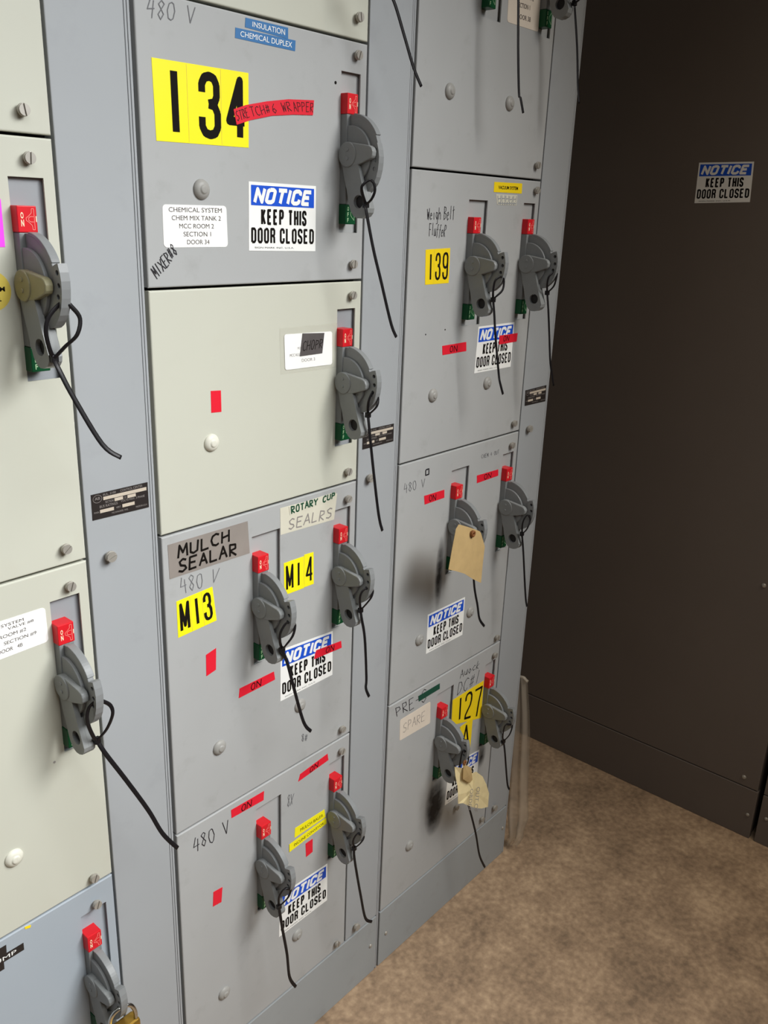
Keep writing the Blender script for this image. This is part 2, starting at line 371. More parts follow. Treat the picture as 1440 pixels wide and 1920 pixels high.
# surveyed sizes and places in metres: (x, z) on the front plane, (y, z) on the enclosures, (x, y, z) for hanging things
D = {
    'y134': [[0.0244, 1.746], [0.1715, 1.7483], [0.1702, 1.6594], [0.0261, 1.6565]],
    'n134': [[0.1694, 1.6179], [0.2952, 1.6176], [0.2953, 1.5278], [0.1681, 1.5293]],
    'w134': [[0.0303, 1.5848], [0.1304, 1.5859], [0.1316, 1.5343], [0.0298, 1.5339]],
    'tape134': [[0.1453, 1.7031], [0.1658, 1.7102], [0.2026, 1.7186], [0.241, 1.7253], [0.2895, 1.7293], [0.2877, 1.7101], [0.251, 1.7072], [0.2119, 1.7021], [0.1745, 1.6933], [0.1501, 1.6853]],
    'blue1': [[0.168, 1.8108], [0.2411, 1.8111], [0.2411, 1.798], [0.1669, 1.7999]],
    'blue2': [[0.1513, 1.7971], [0.2547, 1.7981], [0.2537, 1.7852], [0.1505, 1.7854]],
    'p134': [[0.02, 1.8081], [0.0902, 1.8086], [0.0894, 1.7915], [0.0186, 1.7865]],
    'mixer': [[0.0078, 1.5074], [0.0421, 1.539], [0.0512, 1.5274], [0.0173, 1.4956]],
    'bt134': [[0.0905, 1.6046]],
    'dot134': [[0.3326, 1.7567]],
    'sc134': [[0.3734, 1.7969], [0.3731, 1.5084]],
    'sctop': [[0.3739, 1.8451]],
    'sccream': [[0.3734, 1.4618], [0.3726, 1.1757]],
    'btcream': [[0.0943, 1.2718]],
    'wcream': [[0.2323, 1.4115], [0.3329, 1.4088], [0.334, 1.3575], [0.2343, 1.3589]],
    'blk': [[0.269, 1.4103], [0.3153, 1.4077], [0.3112, 1.3771], [0.2636, 1.3766]],
    'clear': [[0.2239, 1.4205], [0.3445, 1.4203], [0.3487, 1.3518], [0.2257, 1.3534]],
    'rcream': [[0.0961, 1.3448], [0.1136, 1.3434], [0.1136, 1.3132], [0.0959, 1.3142]],
    'scM': [[0.374, 1.1276], [0.3728, 0.6788]],
    'btM': [[0.0918, 0.7749], [0.2679, 0.7738]],
    'duct': [[0.0137, 1.1397], [0.1577, 1.1396], [0.1608, 1.087], [0.0145, 1.0881]],
    'pM': [[0.0261, 1.0862], [0.103, 1.0792], [0.0983, 1.0592], [0.033, 1.0593]],
    'M13': [[0.0238, 1.0506], [0.0882, 1.0537], [0.0942, 0.9967], [0.0241, 0.9929]],
    'M14a': [[0.2312, 1.05], [0.2756, 1.0495], [0.276, 0.9928], [0.2322, 0.9937]],
    'M14b': [[0.2763, 1.0521], [0.2976, 1.0509], [0.2988, 0.9933], [0.2765, 0.994]],
    'mask': [[0.2236, 1.1446], [0.3517, 1.141], [0.3451, 1.0964], [0.2245, 1.1]],
    'maskg': [[0.2417, 1.143], [0.3477, 1.1446], [0.3467, 1.1337], [0.244, 1.1282]],
    'nM': [[0.223, 0.8975], [0.3468, 0.8882], [0.348, 0.8009], [0.2227, 0.801]],
    'rM1': [[0.3056, 0.8661], [0.3684, 0.8609], [0.3702, 0.847], [0.3006, 0.8504]],
    'rM2': [[0.1354, 0.8624], [0.2085, 0.8636], [0.211, 0.8476], [0.1334, 0.8458]],
    'rMs': [[0.0723, 0.9466], [0.0916, 0.951], [0.09, 0.9146], [0.0716, 0.9105]],
    'scrM': [[0.2708, 0.7134], [0.2852, 0.7077], [0.284, 0.694], [0.2722, 0.6975]],
    'scB': [[0.3726, 0.6314], [0.3718, 0.1713]],
    'btB': [[0.0857, 0.2708], [0.263, 0.2718]],
    'pB': [[0.0306, 0.6349], [0.1058, 0.627], [0.1096, 0.6012], [0.0334, 0.6052]],
    'rB1': [[0.1119, 0.6437], [0.1842, 0.6421], [0.1828, 0.6244], [0.1126, 0.6274]],
    'rB2': [[0.2693, 0.6316], [0.339, 0.6399], [0.3416, 0.6248], [0.2648, 0.6181]],
    'yB1': [[0.2572, 0.5217], [0.3329, 0.5199], [0.3361, 0.5011], [0.2559, 0.5012]],
    'yB2': [[0.2426, 0.4951], [0.3376, 0.4987], [0.3389, 0.4849], [0.2426, 0.4779]],
    'rBs1': [[0.2841, 0.4709], [0.3026, 0.4713], [0.3029, 0.4411], [0.2858, 0.4395]],
    'rBs2': [[0.0704, 0.503], [0.0895, 0.5008], [0.0863, 0.4715], [0.0682, 0.4738]],
    'nB': [[0.2199, 0.3943], [0.3434, 0.3881], [0.3444, 0.2986], [0.2168, 0.2994]],
    'scrB': [[0.2375, 0.6019], [0.2544, 0.5984], [0.2505, 0.5777], [0.2375, 0.5759]],
    'np1': [[-0.0963, 1.2366], [-0.0131, 1.2364], [-0.013, 1.2016], [-0.0965, 1.2028]],
    'np2': [[0.411, 1.2389], [0.4912, 1.2385], [0.4916, 1.2068], [0.411, 1.2056]],
    'np3': [[0.9179, 1.244], [1.0016, 1.2453], [1.0037, 1.2099], [0.9203, 1.2107]],
    'wsc': [[-0.078, 1.1503], [0.4281, 1.1532], [0.9405, 1.1591]],
    'wbs': [[0.4295, 0.174], [0.9414, 0.1837]],
    'riv': [[0.4823, 0.0802], [0.5339, 0.0779], [0.9978, 0.0862]],
    'groove': [[-0.0099, 1.7985], [-0.0064, 1.7992], [-0.0016, 1.8], [0.0026, 1.8008]],
    'sc1a': [[-0.1418, 1.6732]],
    'sc1b': [[-0.1402, 1.6264], [-0.1381, 1.1771]],
    'sc1c': [[-0.1369, 1.1261], [-0.1406, 0.6733]],
    'sc1d': [[-0.1402, 0.6262]],
    'bt1c': [[-0.2463, 0.7725]],
    'dot1': [[-0.1787, 0.8845]],
    'mag': [[-0.2026, 1.5833], [-0.1737, 1.5838], [-0.1741, 1.5351], [-0.2051, 1.5347]],
    'ycirc': [[-0.1924, 1.4899], [-0.1725, 1.4892], [-0.19, 1.511], [-0.1948, 1.4686]],
    'w1c': [[-0.2718, 1.1068], [-0.1704, 1.1069], [-0.1701, 1.0595], [-0.2755, 1.0566]],
    'pump1': [[-0.3262, 0.6618], [-0.2703, 0.6454], [-0.2721, 0.6285], [-0.3286, 0.6417]],
    'pump2': [[-0.3225, 0.6475], [-0.2479, 0.6319], [-0.2483, 0.6206], [-0.3243, 0.632]],
    'pump3': [[-0.3295, 0.6343], [-0.2764, 0.6227], [-0.2773, 0.6086], [-0.3311, 0.6213]],
    'yfleck': [[-0.2438, 0.656], [-0.235, 0.6533], [-0.2362, 0.6496], [-0.2435, 0.6521]],
    'w3t': [[0.7481, 1.9811], [0.8494, 1.9883], [0.8521, 1.9019], [0.7512, 1.9015]],
    'bt3t': [[0.6, 1.7765], [0.777, 1.7771]],
    'sc3t': [[0.8818, 1.681]],
    'sc139': [[0.8876, 1.6365], [0.8787, 1.1802]],
    'yvac': [[0.7473, 1.6451], [0.8403, 1.6467], [0.8413, 1.6289], [0.7476, 1.6279]],
    'gvac': [[0.7558, 1.6246], [0.8271, 1.6255], [0.8262, 1.6075], [0.7618, 1.6065]],
    'weigh': [[0.5548, 1.5935], [0.6328, 1.6017], [0.6337, 1.5781], [0.5562, 1.5767]],
    'fluf': [[0.5624, 1.5717], [0.6131, 1.569], [0.609, 1.5489], [0.5641, 1.5512]],
    'y139': [[0.5572, 1.5288], [0.6261, 1.5312], [0.6273, 1.4719], [0.5601, 1.471]],
    'r139': [[0.6191, 1.3619], [0.6927, 1.3632], [0.6947, 1.3462], [0.6213, 1.3451]],
    'n139': [[0.7293, 1.3887], [0.8533, 1.3891], [0.8524, 1.3005], [0.7259, 1.3007]],
    'r139b': [[0.8026, 1.3667], [0.8678, 1.3666], [0.8664, 1.3502], [0.8032, 1.3491]],
    'bt139': [[0.5985, 1.2746], [0.7721, 1.2768]],
    'sc3m': [[0.8776, 1.1333], [0.884, 0.6806]],
    'r3m1': [[0.589, 1.0838], [0.6522, 1.0828], [0.6538, 1.0661], [0.5921, 1.0661]],
    'r3m2': [[0.7605, 1.0893], [0.8379, 1.0873], [0.8399, 1.0733], [0.7625, 1.0727]],
    'p3m': [[0.5237, 1.1206], [0.5894, 1.1183], [0.5907, 1.1024], [0.5281, 1.1014]],
    'sq3m': [[0.5897, 1.1349], [0.5993, 1.1351], [0.6002, 1.1245], [0.5905, 1.1243]],
    'f3m': [[0.7704, 1.1308], [0.8359, 1.1303], [0.837, 1.1221], [0.7714, 1.1228]],
    'n3m': [[0.6221, 0.8254], [0.7493, 0.8235], [0.7495, 0.7348], [0.6235, 0.7369]],
    'bt3m': [[0.5983, 0.779], [0.7722, 0.7815]],
    'sc3b': [[0.8813, 0.6366], [0.8872, 0.1802]],
    'g3b': [[0.6051, 0.6465], [0.6773, 0.6464], [0.6786, 0.633], [0.6079, 0.6327]],
    'pre': [[0.5267, 0.6499], [0.6329, 0.6536], [0.6354, 0.6233], [0.5347, 0.6279]],
    'w3b': [[0.5489, 0.6152], [0.6488, 0.6148], [0.6524, 0.5605], [0.5504, 0.5654]],
    'auo': [[0.75, 0.6466], [0.8314, 0.6437], [0.8255, 0.6244], [0.752, 0.6273]],
    'dc1': [[0.7453, 0.6168], [0.8367, 0.6185], [0.8319, 0.589], [0.7426, 0.5859]],
    'y127': [[0.7304, 0.5825], [0.8498, 0.5816], [0.851, 0.4825], [0.7319, 0.5177]],
    'yA': [[0.766, 0.4976], [0.8153, 0.5001], [0.8145, 0.4075], [0.7741, 0.4418]],
    'n3b': [[0.7328, 0.41], [0.8552, 0.394], [0.8543, 0.301], [0.7288, 0.307]],
    'bt3b': [[0.6021, 0.2727]],
    'hex3b': [[0.7705, 0.2806]],
    'nd': [[-0.0537, 1.7256], [-0.1825, 1.7269], [-0.1877, 1.6394], [-0.0562, 1.6345]],
    'dsc': [[-0.378, 0.7286], [-0.4218, 0.1773], [-0.4499, 0.071]],
    'dsc2': [[-0.4974, 0.0831]],
    'gap': [[-0.4651, 0.1483], [-0.4728, 0.1523], [-0.4704, 0.0013], [-0.4791, 0.001], [-0.4534, 0.3584]],
    'scr': [[-0.0591, 0.5003], [-0.1218, 0.5093], [-0.1797, 0.4858]],
}
TIES = {
    's1mid': {"left": [[-0.1578, -0.0735, 1.4803], [-0.1698, -0.0717, 1.4677], [-0.1737, -0.07, 1.4524], [-0.1685, -0.066, 1.4311], [-0.1628, -0.062, 1.4221]], "right": [[-0.1461, -0.078, 1.4775], [-0.1376, -0.078, 1.4648], [-0.1426, -0.078, 1.4478], [-0.1537, -0.071, 1.4352], [-0.1639, -0.064, 1.4224]], "tail": [[-0.1628, -0.062, 1.4222], [-0.1624, -0.07, 1.4105], [-0.1521, -0.078, 1.3794], [-0.1289, -0.09, 1.3257], [-0.1112, -0.098, 1.3085]]},
    's1low': {"left": [[-0.1594, -0.0735, 0.9954], [-0.1641, -0.0717, 0.9883], [-0.1655, -0.07, 0.9712], [-0.157, -0.066, 0.9438], [-0.1502, -0.062, 0.9332]], "right": [[-0.1477, -0.078, 0.9964], [-0.137, -0.078, 0.9854], [-0.1349, -0.078, 0.9715], [-0.1407, -0.071, 0.9493], [-0.1513, -0.064, 0.9346]], "tail": [[-0.1501, -0.062, 0.9332], [-0.1441, -0.0684, 0.9141], [-0.1218, -0.076, 0.8654], [-0.0962, -0.084, 0.807], [-0.0808, -0.0916, 0.7635], [-0.0622, -0.098, 0.7314]]},
    '134': {"left": [[0.3147, -0.0735, 1.6204], [0.3152, -0.0712, 1.6148], [0.3219, -0.0673, 1.608], [0.3352, -0.062, 1.5947]], "right": [[0.3319, -0.078, 1.6248], [0.3358, -0.078, 1.6144], [0.3348, -0.0733, 1.6029], [0.333, -0.064, 1.5947]], "tail": [[0.3352, -0.062, 1.5947], [0.3338, -0.0646, 1.5854], [0.3484, -0.0672, 1.534], [0.3658, -0.0698, 1.4859], [0.3884, -0.0724, 1.4249], [0.3994, -0.075, 1.4033]]},
    'cream': {"left": [[0.3513, -0.0735, 1.3229], [0.3457, -0.0712, 1.3132], [0.3467, -0.0673, 1.3016], [0.3534, -0.062, 1.2845]], "right": [[0.358, -0.078, 1.311], [0.3536, -0.078, 1.299], [0.3512, -0.064, 1.2851]], "tail": [[0.3534, -0.062, 1.2845], [0.3531, -0.0653, 1.2663], [0.3629, -0.0685, 1.1952], [0.3763, -0.0717, 1.1157], [0.3834, -0.075, 1.0867]]},
    'M14': {"left": [[0.3495, -0.0735, 0.9926], [0.341, -0.0717, 0.9884], [0.3381, -0.07, 0.9786], [0.3431, -0.066, 0.9624], [0.3493, -0.062, 0.9486]], "right": [[0.3608, -0.078, 0.9856], [0.3573, -0.078, 0.975], [0.3523, -0.0733, 0.9643], [0.3471, -0.064, 0.9501]], "tail": [[0.3493, -0.062, 0.9486], [0.3497, -0.0646, 0.9345], [0.3567, -0.0672, 0.8936], [0.3611, -0.0698, 0.8182], [0.3577, -0.0724, 0.7995], [0.364, -0.075, 0.7809]]},
    'M13': {"left": [[0.1674, -0.0735, 0.9915], [0.1586, -0.0712, 0.9786], [0.1609, -0.0673, 0.961], [0.1701, -0.062, 0.9418]], "right": [[0.182, -0.078, 0.9853], [0.1775, -0.078, 0.9688], [0.1675, -0.0733, 0.9544], [0.1683, -0.064, 0.9433]], "tail": [[0.1701, -0.062, 0.9418], [0.1783, -0.0653, 0.9158], [0.1878, -0.0685, 0.8734], [0.2074, -0.0717, 0.8006], [0.2213, -0.075, 0.7775]]},
    'Bl': {"left": [[0.1598, -0.0735, 0.4932], [0.1537, -0.07, 0.4793], [0.1608, -0.062, 0.4498]], "right": [[0.1733, -0.078, 0.4869], [0.1671, -0.078, 0.4752], [0.156, -0.0733, 0.4651], [0.159, -0.064, 0.4524]], "tail": [[0.1608, -0.062, 0.4498], [0.1658, -0.0653, 0.3994], [0.1733, -0.0685, 0.3418], [0.1767, -0.0717, 0.287], [0.1889, -0.075, 0.2571]]},
    'Br': {"left": [[0.3436, -0.0735, 0.498], [0.3384, -0.07, 0.4842], [0.351, -0.062, 0.4554]], "right": [[0.3589, -0.078, 0.486], [0.3505, -0.078, 0.4767], [0.3487, -0.064, 0.4579]], "tail": [[0.351, -0.062, 0.4554], [0.3487, -0.0646, 0.4419], [0.3522, -0.0672, 0.4103], [0.3647, -0.0698, 0.343], [0.3784, -0.0724, 0.278], [0.3952, -0.075, 0.2584]]},
    '139l': {"left": [[0.676, -0.0735, 1.4854], [0.667, -0.0712, 1.4792], [0.6695, -0.0673, 1.4606], [0.6794, -0.062, 1.4459]], "right": [[0.6852, -0.078, 1.4791], [0.6824, -0.078, 1.4637], [0.6692, -0.0733, 1.4519], [0.6764, -0.064, 1.4462]], "tail": [[0.6794, -0.062, 1.4459], [0.6824, -0.0646, 1.4218], [0.6879, -0.0672, 1.382], [0.704, -0.0698, 1.313], [0.7057, -0.0724, 1.2983], [0.716, -0.075, 1.2735]]},
    '139r': {"left": [[0.8571, -0.0735, 1.4883], [0.8486, -0.0712, 1.4815], [0.8518, -0.0673, 1.4673], [0.8639, -0.062, 1.4505]], "right": [[0.8665, -0.078, 1.4923], [0.8652, -0.078, 1.4786], [0.8662, -0.0733, 1.4633], [0.8605, -0.064, 1.4508]], "tail": [[0.8639, -0.062, 1.4505], [0.8685, -0.0653, 1.4183], [0.8765, -0.0685, 1.3678], [0.8851, -0.0717, 1.3149], [0.9012, -0.075, 1.2674]]},
    '3ml': {"left": [[0.6672, -0.0735, 0.9842], [0.6595, -0.0712, 0.9724], [0.663, -0.0673, 0.958], [0.674, -0.062, 0.9432]], "right": [[0.6814, -0.078, 0.9772], [0.6776, -0.078, 0.9649], [0.6711, -0.0733, 0.9541], [0.671, -0.064, 0.9446]], "tail": [[0.674, -0.062, 0.9432], [0.6761, -0.0646, 0.9252], [0.6828, -0.0672, 0.8837], [0.6926, -0.0698, 0.8487], [0.7005, -0.0724, 0.8149], [0.7166, -0.075, 0.7934]]},
    '3mr': {"left": [[0.8452, -0.0735, 1.0016], [0.8388, -0.07, 0.9862], [0.8534, -0.062, 0.9561]], "right": [[0.8542, -0.078, 0.9911], [0.8447, -0.078, 0.9734], [0.85, -0.064, 0.9575]], "tail": [[0.8534, -0.062, 0.9561], [0.8597, -0.0653, 0.9166], [0.8738, -0.0685, 0.8379], [0.8796, -0.0717, 0.7978], [0.8812, -0.075, 0.783]]},
    '3bl': {"left": [[0.6754, -0.0735, 0.5143], [0.6736, -0.07, 0.487], [0.686, -0.062, 0.4551]], "right": [[0.6923, -0.078, 0.4907], [0.6852, -0.078, 0.4742], [0.683, -0.064, 0.4577]], "tail": [[0.686, -0.062, 0.4551], [0.7152, -0.0653, 0.3721], [0.7583, -0.0685, 0.2569], [0.7805, -0.0717, 0.1776], [0.8038, -0.075, 0.1294]]},
    '3br': {"left": [[0.8378, -0.0735, 0.5002], [0.8382, -0.07, 0.4709], [0.8574, -0.062, 0.4447]], "right": [[0.8629, -0.078, 0.4905], [0.8535, -0.078, 0.471], [0.854, -0.064, 0.4473]], "tail": [[0.8574, -0.062, 0.4447], [0.8612, -0.0663, 0.4147], [0.8773, -0.0707, 0.3263], [0.8828, -0.075, 0.3061]]},
    '3tl': {"left": [[0.6713, -0.0735, 1.9652], [0.6656, -0.0712, 1.9556], [0.6706, -0.0673, 1.9424], [0.6833, -0.062, 1.9343]], "right": [[0.6802, -0.078, 1.9621], [0.6766, -0.078, 1.946], [0.6803, -0.064, 1.9336]], "tail": [[0.6833, -0.062, 1.9343], [0.6838, -0.0646, 1.9154], [0.6894, -0.0672, 1.8495], [0.6985, -0.0698, 1.7817], [0.7006, -0.0724, 1.7738], [0.7083, -0.075, 1.7517]]},
    '3tr': {"left": [[0.8513, -0.0735, 1.9725], [0.8454, -0.0712, 1.9597], [0.8517, -0.0673, 1.9492], [0.8636, -0.062, 1.9429]], "right": [[0.8606, -0.078, 1.9698], [0.8559, -0.078, 1.9487], [0.8602, -0.064, 1.9421]], "tail": [[0.8636, -0.062, 1.9429], [0.8795, -0.0663, 1.8775], [0.8874, -0.0707, 1.8189], [0.8917, -0.075, 1.7859]]},
    '2t': {"left": [[0.3516, -0.0735, 1.9018], [0.3461, -0.0712, 1.8918], [0.3488, -0.0673, 1.8835], [0.3576, -0.062, 1.8752]], "right": [[0.3595, -0.078, 1.8998], [0.3539, -0.078, 1.8832], [0.3553, -0.064, 1.8745]], "tail": [[0.3576, -0.062, 1.8752], [0.3763, -0.0653, 1.8604], [0.3986, -0.0685, 1.8201], [0.4174, -0.0717, 1.7834], [0.4335, -0.075, 1.7596]]},
}
TAGS = {
    'tag1': [[0.5751, -0.094, 1.0553], [0.6192, -0.092, 1.0364], [0.6505, -0.09, 1.0215], [0.6558, -0.09, 1.0159], [0.6707, -0.091, 0.9849], [0.6638, -0.094, 0.9489], [0.6584, -0.097, 0.9145], [0.6268, -0.099, 0.9326], [0.5967, -0.1, 0.9529], [0.569, -0.1, 0.9665], [0.5448, -0.099, 0.9765], [0.5549, -0.097, 1.0149], [0.5655, -0.095, 1.0487]],
    'tag1eye': [[0.6183, -0.0935, 1.0265]],
    'tag2': [[0.6465, -0.075, 0.49], [0.6665, -0.08, 0.4795], [0.7111, -0.079, 0.4424], [0.7177, -0.084, 0.4456], [0.7518, -0.08, 0.4133], [0.7736, -0.078, 0.3796], [0.7949, -0.074, 0.3422], [0.7968, -0.073, 0.3225], [0.8021, -0.07, 0.2988], [0.7686, -0.074, 0.3155], [0.7351, -0.078, 0.338], [0.7052, -0.08, 0.3616], [0.6795, -0.081, 0.3835], [0.6656, -0.078, 0.3883], [0.6599, -0.08, 0.4157], [0.6584, -0.078, 0.4371], [0.6505, -0.076, 0.4658]],
    'tag2fold': [[0.6668, -0.083, 0.4915], [0.6974, -0.084, 0.4655], [0.7031, -0.0855, 0.4335], [0.6928, -0.086, 0.431], [0.6678, -0.084, 0.4528]],
    'tag2eye': [[0.6675, -0.085, 0.4947]],
}


# ------------------------------------------------------------------ the setting
b_ = bmesh.new()
bmesh.ops.create_grid(b_, x_segments=1, y_segments=1, size=3.2)
bmesh.ops.translate(b_, verts=b_.verts, vec=(0.4, -1.2, 0))
fl = obj('floor', b_, [floor_mat()], orient=False); fl['kind'] = 'structure'

# ------------------------------------------------------------------ the three sections of the control centre
WW = 0.1076          # width of a vertical wireway
def section(x1, label, plate_q, cover_screws, base_rivets, foot_screw):
    x0 = x1 - 0.508
    t = thing('control_center_section', label, 'cabinet', ((x0 + x1) / 2, 0.2, 0), 'sections of the motor control center')
    bm = bmesh.new(); box(bm, x0 + 0.0035, x1 - 0.0035, 0.0235, 0.42, 0.0, 2.286); 
    obj('frame', bm, 'inner', t)
    bm = bmesh.new(); box(bm, x0 + 0.0028, x1 - 0.0008, 0.0236, 0.42, 2.16, 2.288, 0.001)
    obj('top_cover', bm, 'grey', t)
    bm = bmesh.new(); box(bm, x1 - WW + 0.0016, x1 - 0.0096, 0.0, 0.022, 0.153, 2.158, 0.0012)
    cv = obj('wireway_cover', bm, 'wire', t)
    for a, c in ((0.0088, 0.0056), (0.0048, 0.0014)):
        bm = bmesh.new(); box(bm, x1 - a, x1 - c, 0.0005, 0.0232, 0.0 if c < .002 else 0.004, 2.158, 0.0006)
        obj('edge_strip', bm, 'wire', t)
    bm = bmesh.new(); box(bm, x0 + 0.0032, x1 - 0.0092, -0.0005, 0.0232, 0.001, 0.149, 0.0012)
    bp = obj('base_plate', bm, 'base', t)
    if plate_q: nameplate(plate_q, cv)
    for p in cover_screws: screw('cover_screw', p, cv, 0.0075, 0.010, 20)
    for p in base_rivets: rivet('rivet', p, bp)
    return t
def screw(name, p, parent, r=0.0066, h=0.009, ang=80, m='steel'):
    bm = bmesh.new()
    F = lambda a, b, d: Vector((a, -d, b))
    prism(bm, circ(0, 0, r * 0.62, 14), -0.001, h * 0.5, F)
    prism(bm, circ(0, 0, r, 20), h * 0.4, h * 0.78, F, bev=0.0006)
    ca, sa = math.cos(math.radians(ang)), math.sin(math.radians(ang))
    for s in (1, -1):
        half = [(s * (0.0009 + max(r * 0.93 * math.cos(u) - 0.0009, 0)), r * 0.93 * math.sin(u)) for u in [math.radians(-84 + 168 * i / 10) for i in range(11)]]
        prism(bm, [(x * sa + y * ca, -x * ca + y * sa) for x, y in half], h * 0.76, h, F)
    return obj(name, bm, m, parent, local=Vector((p[0], 0, p[1])) - ORG[parent.name])
def rivet(name, p, parent, r=0.0048, fn=None):
    bm = bmesh.new()
    bmesh.ops.create_uvsphere(bm, u_segments=12, v_segments=8, radius=r)
    for v in bm.verts: v.co.y *= 0.7
    return obj(name, bm, 'steel', parent, local=Vector((p[0], -0.0005, p[1])) - ORG[parent.name], smooth=True)
def button(p, parent, m='button', r=0.0125):
    bm = bmesh.new(); F = lambda a, b, d: Vector((a, -d, b))
    rings = [(r, -0.0005), (r, 0.0012), (r * .95, 0.0026), (r * .74, 0.0048), (r * .52, 0.0058), (r * .47, 0.0058), (r * .40, 0.0074), (r * .34, 0.0078), (0.0008, 0.0074)]
    R_ = [[bm.verts.new(F(q * math.cos(2*math.pi*k/24), q * math.sin(2*math.pi*k/24), d)) for k in range(24)] for q, d in rings]
    for i in range(len(R_) - 1):
        for k in range(24):
            f = bm.faces.new((R_[i][k], R_[i][(k+1) % 24], R_[i+1][(k+1) % 24], R_[i+1][k])); f.smooth = True
    bm.faces.new(R_[-1])
    return obj('reset_button', bm, m, parent, local=Vector((p[0], 0, p[1])) - ORG[parent.name])
def nameplate(q, parent):
    bm = bmesh.new(); card(bm, q, 0.0, th=0.0008)
    d = 0.0010
    for b in ((.20, .70, .97, .83), (.39, .56, .54, .68), (.62, .56, .77, .68), (.52, .24, .74, .37), (.13, .22, .37, .35)): put_patch(bm, q, b, 1, d)
    put_text(bm, q, 'BUL. 2100', (.20, .87, .42, .95), 2, d); put_text(bm, q, 'CONTROL CENTER', (.50, .87, .90, .96), 2, d)
    put_line(bm, [bl(q, .10 + .075 * math.cos(k * math.pi / 10), .80 + .15 * math.sin(k * math.pi / 10)) for k in range(21)], 0.0005, 2, d)
    put_text(bm, q, 'AB', (.055, .76, .145, .87), 2, d)
    put_text(bm, q, 'SECTION', (.23, .57, .37, .65), 2, d); put_text(bm, q, 'OF', (.56, .57, .60, .65), 2, d)
    put_text(bm, q, 'BUS RATINGS', (.13, .42, .44, .52), 2, d); put_text(bm, q, 'VOLTS MAX. 3 PHASE', (.50, .46, .93, .54), 2, d)
    put_text(bm, q, 'MAIN', (.03, .24, .11, .31), 2, d); put_text(bm, q, 'VERT.', (.41, .26, .50, .33), 2, d)
    put_text(bm, q, 'MILWAUKEE, WIS.', (.33, .08, .62, .16), 2, d); put_text(bm, q, 'MADE IN U.S.A.', (.76, .10, .97, .17), 2, d)
    n = obj('nameplate', bm, ['black', 'etched', 'inkgrey'], parent, label='small black engraved metal nameplate')
    return n

S1 = section(0.0, 'left section of the grey cabinet row, mostly cream doors, cut by the photo edge', D['np1'], [D['wsc'][0]], [], None)
S2 = section(0.508, 'middle section of the grey cabinet row, between the door 134 column and its wireway', D['np2'], [D['wsc'][1], D['wbs'][0]], [D['riv'][0]], None)
S3 = section(1.016, 'right section of the grey cabinet row, nearest the charcoal enclosure', D['np3'], [D['wsc'][2], D['wbs'][1]], [D['riv'][1], D['riv'][2]], None)

